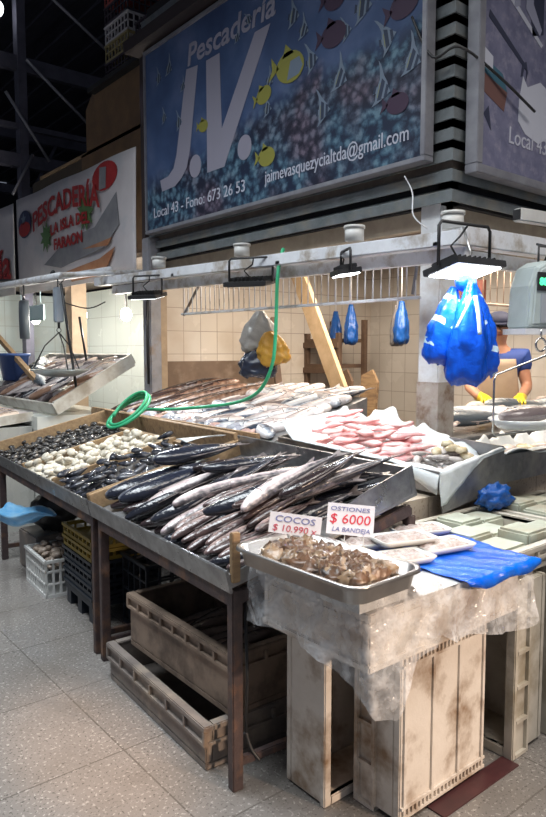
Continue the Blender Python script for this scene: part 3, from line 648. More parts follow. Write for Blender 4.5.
mb = MB(); mb.grid(lambda a, c: (a * .26, c * .1, .012 * math.sin(a * 3 + c * 2)), 8, 6)
card_x = b.drop(.66, 1.3, rad(4), .12, .05, .006)
o = mb.build('paper_slip', paper, solid=.003); o.matrix_world = card_x @ TR(-.13, -.05, .02); tag(o, 'pale paper slip lying along the wooden side of the fish tray', 'paper')

# shells
black_shell = M('black_clam_shell', (.02, .02, .024), (.07, .065, .06), scale=25, rough=.25, bump=.3, bscale=90, rnd=.5, c3=(.3, .26, .22), scale3=12)
white_shell = M('cream_clam_shell', (.72, .68, .58), (.56, .5, .4), scale=25, rough=.35, bump=.3, bscale=80, rnd=.15)
mussel_m = M('blue_black_mussel_shell', (.025, .028, .04), (.075, .08, .1), scale=14, rough=.16, bump=.3, bscale=60, rnd=.4, c3=(.16, .15, .15), scale3=22)
def shell_mb(a, bb, c, pointed=0.0):
    mb = MB(); K = 12; rings = []
    for i in range(9):
        f = i / 8; x = a * (1 - 2 * f); s = math.sqrt(max(.02, 1 - (1 - 2 * f) ** 2))
        s *= (1 - pointed * (1 - f) * .55)
        ring = []
        for q in range(K):
            th = 2 * PI * q / K; y = bb * s * math.cos(th); z = c * s * math.sin(th)
            z *= .72 + .28 * abs(math.sin(th)); ring.append((x, y, z + (.06 * c if q in (0, 6) else 0)))
        rings.append(ring)
    return mb.loft(rings, 0, True)
def shells(name, label, group, cat, bed, mats, dims, n, ptd=0.0, layers=2, jit=.3):
    a, bb, c = dims; me = shell_mb(a, bb, c, ptd).build(name, mats); D.objects.remove(me) if False else None
    src = me; used = False; cnt = 0
    W = bed.x1 - bed.x0; H = bed.y1 - bed.y0
    for ly in range(layers):
        m = n[ly]; ny = max(1, int(round(math.sqrt(m * H / W)))); nx = int(math.ceil(m / ny))
        for i in range(nx):
            for j in range(ny):
                x = bed.x0 + (i + .5 + R.uniform(-jit, jit)) * W / nx; y = bed.y0 + (j + .5 + R.uniform(-jit, jit)) * H / ny
                X = bed.drop(x, y, R.uniform(0, 2 * PI), a, bb, c) @ Euler((R.uniform(-.5, .5), R.uniform(-.35, .35), 0)).to_matrix().to_4x4()
                if not used: o = src; used = True
                else: o = src.copy(); C.objects.link(o)
                s = R.uniform(.85, 1.08); o.matrix_world = X @ Matrix.Scale(s, 4); tag(o, label, cat, group); cnt += 1
bc = Bed(BED, .005, L - .14, DIV[1] + .014, LU1 - .035, FL)
mb = MB()
for k in range(240):
    x = R.uniform(.03, L - .17); y = R.uniform(DIV[1] + .04, LU1 - .06); sm_ = shell_mb(.024, .02, .012); mb.add(sm_.v, sm_.f, 0, True, TR(x, y, FL + .012) @ RZ(R.uniform(0, 6)))
o = mb.build('clam_bed', black_shell); o.matrix_world = BED; tag(o, 'layer of small black clams under the top ones in the furthest compartment', 'clams', None, 'stuff')
bc.H[:] = FL + .022
shells('black_clam', 'small black and brown clam in the furthest compartment of the shellfish tray', 'black clams in the shellfish tray', 'clam', bc, black_shell, (.026, .022, .014), (220, 70))
bw = Bed(BED, .005, L - .14, DIV[0] + .014, DIV[1] - .014, FL)
bw.H[:] = FL + .004
shells('white_clam', 'cream white clam in the middle compartment of the shellfish tray', 'white clams in the shellfish tray', 'clam', bw, white_shell, (.034, .029, .02), (110, 50))
bm_ = Bed(BED, .005, L - .14, LU0 + .018, DIV[0] - .014, FL)
shells('mussel', 'blue black mussel in the compartment next to the fish tray', 'mussels in the shellfish tray', 'mussel', bm_, mussel_m, (.06, .033, .023), (64, 34), ptd=1.0)

# ------------------------------------------------------------------ inner counter heap behind the trays
CT = 1.0
ic = thing('fish_counter', 'steel topped counter behind the front trays heaped with whole fish', 'counter', (2.6, 3.3, 0))
mb = MB(); mb.box((0.03, 0, .98), (1.2, 2.38, CT)); mb.build('top', dullsteel, ic)
mb = MB(); mb.prism([(.04, CT + .002), (1.0, CT + .002), (1.0, CT + .27)], 0.01, 2.37, 0, Matrix(((1, 0, 0, 0), (0, 0, 1, 0), (0, 1, 0, 0), (0, 0, 0, 1)))); mb.build('sloped_board', dullsteel, ic)
mb = MB(); mb.bar((.0, 0, 1.04), (0.0, 2.38, 1.06), .03, .1); mb.build('front_rail', wood, ic)
PT = TR(2.64, 3.32, CT) @ RY(-rad(16))
bi = Bed(PT, .0, 1.1, 0.0, 2.3, 0)
Q1 = proto('mackerel', '', 'fish', .5, .058, .038, FM['mackerel'], finm=finm, tailk=1.3)
Q2 = proto('croaker', '', 'fish', .52, .062, .042, FM['pale'], finm=finm)
Q3 = proto('cusk_eel', '', 'fish', .9, .072, .055, FM['gold'], finm=finm, tailk=.6, bend=.05)
for k in range(21):
    put(bi, Q2 if k % 2 else Q1, .2 + .33 * (k % 3) + R.uniform(-.03, .03), .1 + (k // 3) * .22, PI / 2 + PI + R.uniform(-.5, .5), .25, .05, .036, 'fish of the lower layer on the counter behind the front trays', 'lower layer of fish on the counter')
for k in range(32):
    y = .03 + (k % 8) * .19 + R.uniform(-.04, .04); x = .12 + .27 * (k // 8) + R.uniform(-.05, .05)
    d = R.random() < .6
    put(bi, Q1 if d else Q2, x, y, rad(-34) + R.uniform(-.35, .35) + (PI if R.random() < .4 else 0), .24, .05, .035,
        'blue grey mackerel on the heap behind the pink fish tray' if d else 'pale whitish fish on the heap behind the pink fish tray', 'mackerel on the counter' if d else 'pale fish on the counter', roll=R.uniform(-.2, .2))
for k in range(11):
    put(bi, Q3, .5 + .06 * (k % 3) + R.uniform(-.02, .02), 2.2 - .1 * k, rad(-24) + R.uniform(-.16, .16) + (PI if k % 4 == 0 else 0), .43, .068, .052,
        'long golden brown fish in the heap before the brown splash board', 'long brown fish on the counter', roll=R.uniform(-.2, .2))
ice_m = M('melting_ice_bag', (.42, .43, .48), (.28, .28, .33), scale=14, rough=.2, bump=.4, bscale=30)
pur_m = M('reddish_guts', (.36, .2, .18), (.5, .34, .3), scale=20, rough=.3, bump=.4)
def lump(seed, r, sq=(1, 1, .7), K=14, N=9, amp=.28, freq=4.0):
    mb = MB(); rings = []
    for i in range(N + 1):
        ph = PI * i / N; ring = []
        for q in range(K):
            th = 2 * PI * q / K; d = Vector((max(.02, math.sin(ph)) * math.cos(th), max(.02, math.sin(ph)) * math.sin(th), math.cos(ph)))
            f = 1 + amp * noise2(d.x * freq + seed, d.y * freq + d.z * freq * .8, seed)
            ring.append((d.x * r * sq[0] * f, d.y * r * sq[1] * f, d.z * r * sq[2] * f))
        rings.append(ring)
    return mb.loft(rings, 0, True)
for k in range(18):
    X = bi.drop(.05 + .05 * (k % 3), .25 + k * .1, R.uniform(0, 6), .07, .055, .035)
    o = lump(k, .062, (1.1, .9, .6)).build('ice_lump' if k % 4 else 'offal_lump', ice_m if k % 4 else pur_m); o.matrix_world = X
    tag(o, 'whitish lump of ice along the front edge of the counter behind the trays' if k % 4 else 'reddish lump of offal among the ice on the counter edge', 'ice' if k % 4 else 'offal', 'ice along the counter edge' if k % 4 else 'offal along the counter edge')
# green hose: hangs from the beam, runs over the fish and ends in a coil
hs = thing('garden_hose', 'green hose hanging from the beam and coiled over the back of the shellfish tray', 'hose', (2.9, 3.4, 0))
def smooth(pts, n=6):
    P = [Vector(p) for p in pts]; out = []
    for i in range(len(P) - 1):
        p0 = P[max(i - 1, 0)]; p1 = P[i]; p2 = P[i + 1]; p3 = P[min(i + 2, len(P) - 1)]
        for k in range(n):
            t = k / n; out.append(.5 * ((2 * p1) + (p2 - p0) * t + (2 * p0 - 5 * p1 + 4 * p2 - p3) * t * t + (3 * p1 - p0 - 3 * p2 + p3) * t ** 3))
    out.append(P[-1]); return out
O = Vector((2.9, 3.4, 0))
mb = MB(); mb.tube([Vector(p) - O for p in smooth([(2.93, 3.45, 2.27), (2.86, 3.42, 2.1), (2.84, 3.42, 1.7), (2.84, 3.46, 1.5), (2.84, 3.6, 1.33), (2.82, 3.85, 1.24), (2.72, 4.2, 1.19), (2.66, 4.5, 1.16), (2.58, 4.75, 1.15)])], .0125, 8); mb.build('run', greenhose, hs)
mb = MB(); pts = []
for k in range(70):
    a = k / 70 * 2 * PI * 2.4; r = .21 - .0009 * k; pts.append((2.46 + r * .8 * math.cos(a) - 2.9, 4.72 + r * .95 * math.sin(a) - 3.4, 1.13 + .115 * math.cos(a) + k * .0007))
mb.tube(pts, .013, 8); mb.build('coil', greenhose, hs)
# ------------------------------------------------------------------ front counter with the pink fish
PK = TR(2.665, 1.96, .945) @ RX(rad(2.6)) @ RY(-rad(7))
PW, PL_ = .52, 1.2
pt = thing('fish_tray', 'deep steel tray lined with white paper and heaped with pink fish pieces', 'tray', X=PK)
mb = MB(); mb.box((0, 0, 0), (PW, PL_, .008)); mb.build('floor_panel', steel, pt)
mb = MB(); mb.box((-.01, 0, -.03), (0, PL_, .085)); mb.box((-.02, 0, .08), (0, PL_, .088)); mb.build('front_panel', dullsteel, pt, bevel=.002)
mb = MB(); mb.box((-.01, -.008, -.12), (PW, 0, .08)); mb.build('side_panel', dullsteel, pt, bevel=.002)
mb = MB(); mb.box((-.01, PL_, -.03), (PW, PL_ + .008, .085)); mb.build('side_panel', dullsteel, pt)
mb = MB(); mb.box((PW, 0, 0), (PW + .008, PL_, .1)); mb.build('back_panel', dullsteel, pt)
def liner(a, bb):
    x = -.04 + (PW + .03) * a; y = -.16 + (PL_ + .13) * bb
    n_ = noise2(x * 9, y * 9, 2)
    e = min(x, y, PL_ - y)
    if y < 0 or x < 0:
        if y < 0: o_ = -y / .16 * .17 * max(.08, 1 - max(x, 0) / .34); y = -.012 - .006 * (n_ + 1)
        else: o_ = -x / .04 * .13 * max(.06, 1 - max(y, 0) / .3); x = -.026 - .004 * (n_ + 1)
        z = .098 - o_
    else:
        z = .022 + .075 * math.exp(-(max(e, 0) / .06) ** 2) + .007 * n_
    if y > 0 and (x > PW - .16 or y > PL_ - .16):
        q = (max(x - PW, y - PL_) + .16) / .16; z += q * min(1, max(0, (y - .12) / .3)) * (.07 + .08 * (1 + noise2(y * 5, 3.1, 1))) ; x -= q * .03 * noise2(y * 8, 1, 4)
    return (x, y, z)
mb = MB(); mb.grid(liner, 40, 70); o = mb.build('paper_liner', paper, solid=.002); o.matrix_world = PK; tag(o, 'crumpled white paper lining the pink fish tray and hanging over its near corner', 'paper')
pinkm = M('pink_fish_flesh', (.72, .3, .3), (.8, .48, .45), scale=16, rough=.25, bump=.3, bscale=60, c3=(.84, .66, .62), scale3=9, rnd=.12)
paleflesh = M('pale_fish_flesh', (.7, .56, .5), (.8, .7, .65), scale=16, rough=.25, bump=.3, bscale=60, c3=(.45, .33, .28), scale3=10, rnd=.12)
def fillet_mb(Ln, w, h, seed):
    mb = MB(); rings = []
    for i in range(13):
        f = i / 12; s = math.sin(PI * min(max(f * .93 + .05, 0), 1)) ** .55; s *= (1.05 - .55 * f)
        s *= 1 + .22 * math.sin(f * 11 + seed * 3); cy = w * .7 * math.sin(f * 3.4 + seed); cz = .2 * h * math.sin(f * 9 + seed)
        rings.append([(Ln * (.5 - f), cy + w * s * math.cos(2 * PI * q / 10), cz + h * s * (math.sin(2 * PI * q / 10) * (1 + .25 * math.cos(3 * 2 * PI * q / 10 + seed)))) for q in range(10)])
    return mb.loft(rings, 0, True)
bp_ = Bed(PK, .05, PW - .12, .3, PL_ - .12, .032)
fsrc = [fillet_mb(.23, .034, .021, k * 1.3) for k in range(4)]
fobj = []
for k in range(34):
    q = k % 4
    if k < 30: x, y = .1 + .075 * (k % 5) + R.uniform(-.02, .02), .4 + .11 * (k // 5) + R.uniform(-.03, .03)
    else:
        a = R.uniform(0, 2 * PI); r = math.sqrt(R.random()); x, y = .24 + .1 * r * math.cos(a), .75 + .28 * r * math.sin(a)
    X = bp_.drop(x, y, rad(110) + R.uniform(-.6, .6) + (PI if R.random() < .5 else 0), .115, .032, .018)
    if k < 4: o = fsrc[k].build('fish_fillet', pinkm); fobj.append(o)
    else: o = fobj[q].copy(); C.objects.link(o)
    o.matrix_world = X; tag(o, 'pink strip of fish flesh in the heap on the white paper', 'fish fillet', 'pink fish strips')
# squid, shellfish bits beside the pink heap
bq = Bed(PK, .05, PW - .1, .02, .32, .03)
squid_m = M('grey_squid_skin', (.4, .36, .34), (.6, .55, .52), scale=20, rough=.25, rnd=.3, c3=(.22, .17, .16), scale3=16)
so = None
for k in range(22):
    X = bq.drop(.08 + R.random() * .3, .03 + .27 * R.random(), R.uniform(0, 6.28), .062, .02, .013)
    if not so:
        mb = MB(); mb.loft([[(x, .02 * s * math.cos(t_ * PI / 4), .014 * s * math.sin(t_ * PI / 4)) for t_ in range(8)] for x, s in ((.06, .15), (.045, .7), (.02, 1), (-.02, .8), (-.03, .5))], 0, True)
        for q in range(6): mb.tube([(-.03, (q - 2.5) * .003, 0), (-.045, (q - 2.5) * .006, .004), (-.062, (q - 2.5) * .009, -.002)], .003, 5)
        so = mb.build('small_squid', squid_m); o = so
    else: o = so.copy(); C.objects.link(o)
    o.matrix_world = X; tag(o, 'small grey squid scattered on the paper beside the pink fish', 'squid', 'small squid on the paper')
oy_m = M('tan_oyster_flesh', (.5, .38, .2), (.66, .58, .42), scale=20, rough=.25, bump=.3, rnd=.2)
for k in range(5):
    X = bq.drop(.3 + .05 * R.random(), .06 + .05 * k, R.uniform(0, 6), .045, .032, .018)
    o = lump(k + 40, .036, (1.2, .85, .5)).build('oyster', oy_m); o.matrix_world = X; tag(o, 'tan oyster piece on the white paper near the tray back', 'oyster', 'oysters on the paper')
# second tray to the right
p2 = thing('fish_tray', 'long steel tray on the right lined with white paper below the scale', 'tray', (3.2, 1.98, .965))
mb = MB(); mb.box((0, 0, 0), (1.5, .42, .008)); mb.build('floor_panel', steel, p2)
mb = MB(); mb.box((-.02, -.012, -.06), (1.5, 0, .088)); mb.build('front_panel', dullsteel, p2, bevel=.002)
mb = MB(); mb.box((0, .42, 0), (1.5, .43, .12)); mb.box((-.008, 0, 0), (0, .42, .08)); mb.build('back_panel', dullsteel, p2)
def liner2(a, bb):
    x = .01 + 1.46 * a; y = -.02 + .41 * bb; n_ = noise2(x * 6, y * 9, 5)
    if y < 0: z = .097 + y * .35
    else: z = .02 + .08 * math.exp(-(y / .05) ** 2) + .01 * n_ + (.16 * max(0, (y - .3) / .1) * (.6 + .4 * noise2(x * 7, 0, 1)))
    return (x, y, z + .02 * math.sin(x * 12) * (y < 0))
mb = MB(); mb.grid(liner2, 60, 24); o = mb.build('paper_liner', paper, solid=.002); o.location = (3.2, 1.98, .965); tag(o, 'crumpled white paper lining the long tray on the right', 'paper')
b2 = Bed(TR(3.2, 1.98, .965), .05, 1.4, .05, .36, .04)
for k in range(9):
    X = b2.drop(.12 + .14 * k + R.uniform(-.04, .04), .16 + R.uniform(-.05, .08), R.uniform(0, 6.2), .07, .04, .022)
    o = lump(k + 60, .055, (1.25, .8, .42)).build('fish_roe', oy_m if k % 2 else paleflesh); o.matrix_world = X; tag(o, 'pale piece of fish flesh on the paper of the right tray', 'fish piece', 'fish pieces on the right tray')
# rear right counter with big fillets
rc = thing('fish_counter', 'rear counter on the right side where the person in yellow gloves works', 'counter', (3.55, 2.5, 0))
mb = MB(); mb.box((0, 0, .0), (2.2, .52, 1.04)); mb.build('body', MATS['brown_splash_board'], rc)
mb = MB(); mb.box((-.02, -.02, 1.04), (2.22, .54, 1.06)); mb.build('top', steel, rc)
PR = TR(3.58, 2.5, 1.062) @ RX(rad(13))
b3 = Bed(PR, 0, 2.1, 0, .5, 0)
Q4 = proto('tuna', '', 'fish', .75, .085, .055, FM['salmon'], finm=finm)
for k in range(7):
    put(b3, Q4, .4 + .28 * k, .2 + .12 * (k % 2), rad(-20) + R.uniform(-.3, .3) + (PI if k % 3 == 0 else 0), .37, .08, .055, 'large steel grey fish on the rear right counter', 'large fish on the rear right counter')
fb = fillet_mb(.62, .085, .04, .6).build('fish_fillet', paleflesh)
for k in range(8):
    X = b3.drop(.35 + .24 * k, .22 + .1 * (k % 2), rad(10) + R.uniform(-.4, .4), .3, .08, .04)
    o = fb if k == 0 else fb.copy()
    if k: C.objects.link(o)
    o.matrix_world = X; tag(o, 'long pale pink side of fish on the rear right counter before the person', 'fish fillet', 'fish sides on the rear right counter')
o = lump(77, .06, (1.5, .6, .4)).build('red_offal', M('red_flesh', (.65, .07, .03), (.5, .04, .03), rough=.25)); o.matrix_world = b3.drop(.95, .16, .3, .09, .04, .025); tag(o, 'bright red piece of fish offal on the rear right counter', 'offal')

# ------------------------------------------------------------------ crates under the display
def crate(name, label, X, L, W, H, mat, group=None, ribs=5, floor_grid=False, t=.028, pocket=True, zr=.58):
    """fish box lying with its opening up; local x = length, y = width"""
    th = thing(name, label, 'crate', X=X, group=group)
    mb = MB(); a, c = L / 2, W / 2; e = .014 if pocket else .006
    mb.box((-a + e, -c + e, 0), (a - e, c - e, t))
    mb.box((-a + e, -c + e, t), (a - e, -c + e + t, H)); mb.box((-a + e, c - e - t, t), (a - e, c - e, H))
    mb.box((-a + e, -c + e + t, t), (-a + e + t, c - e - t, H)); mb.box((a - e - t, -c + e + t, t), (a - e, c - e - t, H))
    mb.build('shell', mat, th, bevel=.004)
    mb = MB()
    z0, z1 = H - .022, H + .002
    mb.box((-a, -c, z0), (a, -c + e + t, z1)); mb.box((-a, c - e - t, z0), (a, c, z1)); mb.box((-a, -c + e + t, z0), (-a + e + t, c - e - t, z1)); mb.box((a - e - t, -c + e + t, z0), (a, c - e - t, z1))
    mb.build('rim', mat, th, bevel=.004)
    mb = MB()
    zz = H * zr
    if pocket:
        for s in (-1, 1):
            ya, yb = sorted((s * c, s * (c - e - .001)))
            mb.box((-a + .004, ya, zz - .012), (a - .004, yb, zz))
            for k in range(ribs + 1):
                x = -a + .01 + k * (L - .02) / ribs; mb.box((x - .007, ya, zz), (x + .007, yb, z0))
            xa, xb = sorted((s * a, s * (a - e - .001)))
            mb.box((xa, -c + .004, zz - .012), (xb, c - .004, zz))
            for k in range(4):
                y = -c + .01 + k * (W - .02) / 3; mb.box((xa, y - .007, zz), (xb, y + .007, z0))
        mb.build('rib_band', mat, th)
    if floor_grid:
        mb = MB()
        n1 = 3
        for k in range(n1 + 1):
            y = -c + e + .02 + k * (W - 2 * e - .04) / n1; mb.box((-a + e + .004, y - .006, -.008), (a - e - .004, y + .006, -.0005))
        for xx in (-a + e + .01, -a + e + .045, a - e - .01, a - e - .045): mb.box((xx - .005, -c + e + .004, -.0085), (xx + .005, c - e - .004, -.0005))
        for k in range(22):
            y = -c + e + .02 + k * (W - 2 * e - .04) / 21
            for s in (-1, 1):
                q = s * (a - e - .0275); mb.box((q - .017, y - .003, -.0078), (q + .017, y + .003, -.0005))
        mb.build('floor_ribs', mat, th)
    return th
def std(cx, cy, z0, L, opening):
    """crate standing on its end: its length goes up and it opens towards +y, -y or -x"""
    if opening == '-y': Rm = Matrix(((0, 1, 0), (0, 0, -1), (-1, 0, 0)))
    if opening == '+y': Rm = Matrix(((0, -1, 0), (0, 0, 1), (-1, 0, 0)))
    if opening == '-x': Rm = Matrix(((0, 0, -1), (0, -1, 0), (-1, 0, 0)))
    return TR(cx, cy, z0 + L / 2) @ Rm.to_4x4()
CH = .615
crate('fish_crate', 'stained cream fish crate standing on end below the shell tray, opening to the right', std(1.84, 1.84, .0, CH, '-y'), CH, .53, .21, creamcrate, pocket=False)
crate('fish_crate', 'stained cream fish crate on end with its grooved bottom facing the right aisle', std(1.955, 1.405, .0, CH, '+y'), CH, .52, .2, creamcrate, ribs=4, floor_grid=True)
X = TR(1.90, 1.60, .81) @ RX(PI)
crate('fish_crate', 'cream crate lying upside down under the plastic film and shell tray', X, .84, .52, .182, creamcrate, pocket=False)
crate('fish_crate', 'grey cream crate on end right of the dark gap, opening towards the left', std(2.57, 1.63, .0, .72, '-x'), .72, .54, .235, palecrate)
crate('fish_crate', 'cream crate on end at the right edge behind the gap crate', std(2.85, 1.63, .0, .72, '-x'), .72, .54, .235, palecrate)
crate('fish_crate', 'cream crate on end furthest along the right aisle', std(3.15, 1.63, .0, .72, '-x'), .72, .54, .235, palecrate)
crate('fish_crate', 'cream crate on end beyond the right edge crates', std(3.45, 1.63, .0, .72, '-x'), .72, .54, .235, palecrate)
ice_top = M('pale_ice_block', (.5, .52, .43), (.38, .4, .33), scale=7, rough=.35, bump=.2, c3=(.4, .37, .28), scale3=6)
for k, (cx, w_) in enumerate(((2.62, .62), (3.26, .62))):
    cr = crate('fish_crate', ['pale divided crate lying on the right crates beside the blue sheet', 'pale divided crate lying on the right crates at the right edge'][k], TR(cx, 1.67, .722), w_, .58, .1, palecrate, ribs=6)
    for i in range(3):
        for j in range(3):
            if (i + j * 2 + k) % 5 == 4: continue
            hz = .07 + .018 * ((i * 2 + j) % 3)
            mb = MB(); x0 = cx - w_ / 2 + .05 + i * (w_ - .1) / 3; y0 = 1.67 - .24 + j * .16
            mb.box((x0 + .004, y0 + .004, .752), (x0 + (w_ - .1) / 3 - .006, y0 + .154, .752 + hz)); o = mb.build('ice_block', ice_top, bevel=.01)
            tag(o, 'pale flat block packed in the divided crate beside the blue sheet' if k == 0 else 'pale flat block packed in the divided crate at the right edge', 'block', 'pale blocks in the first crate' if k == 0 else 'pale blocks in the second crate')
# shell tray (steel) with brown shellfish
ct_ = thing('steel_pan', 'shallow stainless steel pan heaped with brown and black shellfish', 'pan', (1.345, 1.268, .88), rad(1))
def rrect(w0, w1, u0, u1, r, z, k=5):
    out = []
    for (cx, cy, a0) in ((w1 - r, u1 - r, 0), (w0 + r, u1 - r, PI / 2), (w0 + r, u0 + r, PI), (w1 - r, u0 + r, 3 * PI / 2)):
        for i in range(k + 1):
            a = a0 + i * PI / 2 / k; out.append((cx + r * math.cos(a), cy + r * math.sin(a), z))
    return out
mb = MB()
pw, pu = .325, .585
g = [rrect(.022, pw - .022, .022, pu - .022, .05, 0), rrect(.012, pw - .012, .012, pu - .012, .055, .052), rrect(0, pw, 0, pu, .06, .057), rrect(-.003, pw + .003, -.003, pu + .003, .062, .05),
     rrect(0, pw, 0, pu, .06, .061), rrect(.016, pw - .016, .016, pu - .016, .053, .057), rrect(.026, pw - .026, .026, pu - .026, .048, .004)]
mb.loft(g, 0, True); mb.build('pan_body', M('bright_steel', (.5, .48, .46), (.4, .38, .37), scale=10, rough=.3, metal=.9), ct_)
loco = M('brown_black_shellfish', (.17, .09, .05), (.04, .023, .016), scale=12, rough=.28, bump=.5, bscale=35, dist=.006, c3=(.014, .011, .011), scale3=9, rnd=.3)
loco2 = M('tan_grey_shellfish', (.3, .2, .12), (.08, .05, .032), scale=12, rough=.28, bump=.5, bscale=35, dist=.006, c3=(.02, .017, .017), scale3=10, rnd=.25)
bs = Bed(TR(1.345, 1.268, .885) @ RZ(rad(1)), .035, .29, .035, .54, 0, pct=93)
lsrc = []
for k in range(74):
    if k < 32: x, y = .06 + .065 * (k % 4) + R.uniform(-.015, .015), .07 + .06 * (k // 4) + R.uniform(-.015, .015)
    else: x, y = .165 + R.uniform(-.09, .09), .285 + R.uniform(-.2, .2)
    X = bs.drop(x, y, R.uniform(0, 6.28), .052, .038, .031) @ Euler((R.uniform(-.6, .6), R.uniform(-.4, .4), 0)).to_matrix().to_4x4()
    if k < 7:
        mb = lump(k * 3.1 + 5, .044, (1.2, .85, .8), amp=.5, freq=4.4); mb.v = [(x_, y_, z_ - .25 * abs(y_) * (1 if z_ > 0 else 0)) for x_, y_, z_ in mb.v]
        o = mb.build('shellfish', loco if k % 3 else loco2); lsrc.append(o)
    else: o = lsrc[k % 7].copy(); C.objects.link(o)
    o.matrix_world = X; tag(o, 'brown and black shelled shellfish heaped in the steel pan', 'shellfish', 'shellfish in the steel pan')
mb = MB(); mb.box((1.44, 1.345, .8245), (1.66, 1.84, .8785)); o = mb.build('foam_board', D.materials['white_foam'] if 'white_foam' in D.materials else plastw); tag(o, 'white foam board under the steel pan of shellfish', 'board')
# price cards
def card(label, P, w, h, lines, wires):
    t = thing('price_card', label, 'price card', X=P, group=None)
    mb = MB(); mb.box((0, 0, -.003), (w, h, 0)); mb.build('card', ticket, t)
    for s, x, y, hh, wd, m, sh_ in lines: text('lettering', s, hh, m, t, TR(x, y, .001), width=wd, shear=sh_, th=.0006)
    for x in wires:
        mb = MB(); mb.tube([(x, -.09, -.006), (x, h * .5, -.006)], .002, 5); mb.build('stake', plastw, t)
    return t
cd = Matrix(((.2, -.25, -.945, 0), (-.98, -.05, -.19, 0), (0, .967, -.255, 0), (0, 0, 0, 1)))
def facing(x, y, z, yaw, tiltb, roll):   # card facing roughly to the two aisles
    return TR(x, y, z) @ RZ(yaw) @ RX(PI / 2 - tiltb) @ RZ(roll)
card('white price card with blue Cocos lettering, the left one behind the steel pan', facing(1.535, 1.89, .945, rad(-45), rad(10), rad(-6)), .19, .075,
     [('COCOS', .022, .043, .032, .145, blueink, .1), ('$ 10.990 x', .015, .009, .034, .16, pinkink, .1)], (.05, .15))
card('white price card with big red 6000, the right one behind the steel pan', facing(1.735, 1.795, .925, rad(-45), rad(14), rad(-4)), .175, .115,
     [('OSTIONES', .012, .088, .022, .145, blueink, .1), ('$ 6000', .012, .042, .05, .15, redink, .1), ('LA BANDEJA', .022, .011, .024, .14, blueink, .2)], (.07, .14))
# clear plastic film over the crate, hanging down the two faces
path = [(2.335, 1.325), (2.1, 1.33), (1.8, 1.33), (1.52, 1.33), (1.47, 1.335), (1.455, 1.37), (1.455, 1.5), (1.455, 1.7), (1.455, 1.87)]
def along(p, t):
    ls = [math.dist(p[i], p[i + 1]) for i in range(len(p) - 1)]; T = sum(ls) * t
    for i, q in enumerate(ls):
        if T <= q or i == len(ls) - 1: f = T / q; return (p[i][0] + (p[i + 1][0] - p[i][0]) * f, p[i][1] + (p[i + 1][1] - p[i][1]) * f)
        T -= q
def hem(t): # length of the overhang along the path, longest at the corner
    return .19 + .1 * math.exp(-((t - .57) / .065) ** 2) - .04 * max(0, t - .65) + .018 * math.sin(t * 13) + .04 * math.exp(-((t - .05) / .1) ** 2)
def film(a, bb):
    x, y = along(path, a); d = bb * hem(a)
    n_ = noise2(a * 22, bb * 3, 1.5); f = .016 * math.sin(a * 34 + 1.2 * bb) * bb + .008 * n_
    cx, cy = 1.9, 1.62; ox = -1 if x < 1.5 else 0; oy = -1 if y < 1.4 else 0
    k = f + .012 + .03 * bb
    zt = .823 + .056 * min(1, max(0, (a - .36) / .06))
    return (x + ox * k, y + oy * k, zt - d * (1 + (.25 if a > .42 else 0)))
fm = thing('plastic_film', 'clear plastic film hanging over the crates under the steel pan', 'plastic sheet', (0, 0, 0))
mb = MB(); mb.grid(film, 90, 14); mb.build('hanging_edge', clearfilm, fm)
mb = MB(); mb.grid(lambda a, c: (1.455 + .9 * a, 1.325 + .55 * c, .8225 + .0565 * min(1, max(0, (.27 - a) / .05)) + .003 * max(-.5, noise2(a * 14, c * 11, 3))), 30, 20); mb.build('top_sheet', M('film_over_crate', (.6, .6, .6), (.5, .5, .5), scale=6, rough=.2, bump=.5, bscale=14), fm)
def filmside(a, c):
    x = 1.44 + .04 * a + .012 * math.sin(c * 8); y = 1.875 + .03 * math.sin(a * 2) + .02 * a; return (x, y + .012 * math.sin(c * 5), .872 - .27 * c)
mb = MB(); mb.grid(filmside, 6, 12); mb.build('side_tail', clearfilm, fm)
# blue plastic sheet and foam packs
def bl_fn(a, c):
    x = 1.91 + .46 * a + .03 * math.sin(c * 6) * a; s = c * .62; n_ = noise2(a * 9, c * 9, .7)
    yy = 1.86 - s * (.93 + .05 * math.sin(a * 3)); z = .831 + .006 * max(n_, -.6)
    yE = 1.295
    if yy < yE: z -= (yE - yy) * (1.0 + .3 * math.sin(a * 9)); yy = yE - .012 - .01 * n_
    return (x, yy, z)
mb = MB(); mb.grid(bl_fn, 36, 44); o = mb.build('blue_sheet', bluesheet, solid=.002); tag(o, 'blue plastic sheet spread over the crates under the white foam packs', 'plastic sheet')
foam = M('white_foam', (.58, .58, .56), (.52, .52, .5), rough=.45); seaf = M('mixed_seafood', (.55, .5, .48), (.34, .27, .24), scale=45, rough=.2, c3=(.3, .22, .2), scale3=30, bump=.3)
def pack(x, y, z, rz, lab):
    t = thing('seafood_pack', lab, 'food pack', (x, y, z), rad(rz), group='seafood packs')
    mb = MB(); a, c = .125, .075
    g = [rrect(-a + .015, a - .015, -c + .015, c - .015, .02, 0), rrect(-a, a, -c, c, .025, .022), rrect(-a + .01, a - .01, -c + .01, c - .01, .022, .022), rrect(-a + .018, a - .018, -c + .018, c - .018, .02, .012)]
    mb.loft(g, 0, True); mb.build('foam_tray', foam, t)
    mb = MB(); mb.grid(lambda p, q: (-.105 + .21 * p, -.056 + .112 * q, .0145 + (.012 + .006 * noise2(p * 14, q * 9, x * 9)) * min(1, 8 * min(p, q, 1 - p, 1 - q))), 20, 12); mb.build('filling', seaf, t)
    return t
pack(2.27, 1.78, .838, -20, 'white foam seafood pack at the back of the blue sheet, furthest from the steel pan')
pack(1.98, 1.78, .838, -25, 'white foam seafood pack next to the red 6000 card')
pack(2.15, 1.58, .838, -12, 'white foam seafood pack in the middle of the blue sheet')
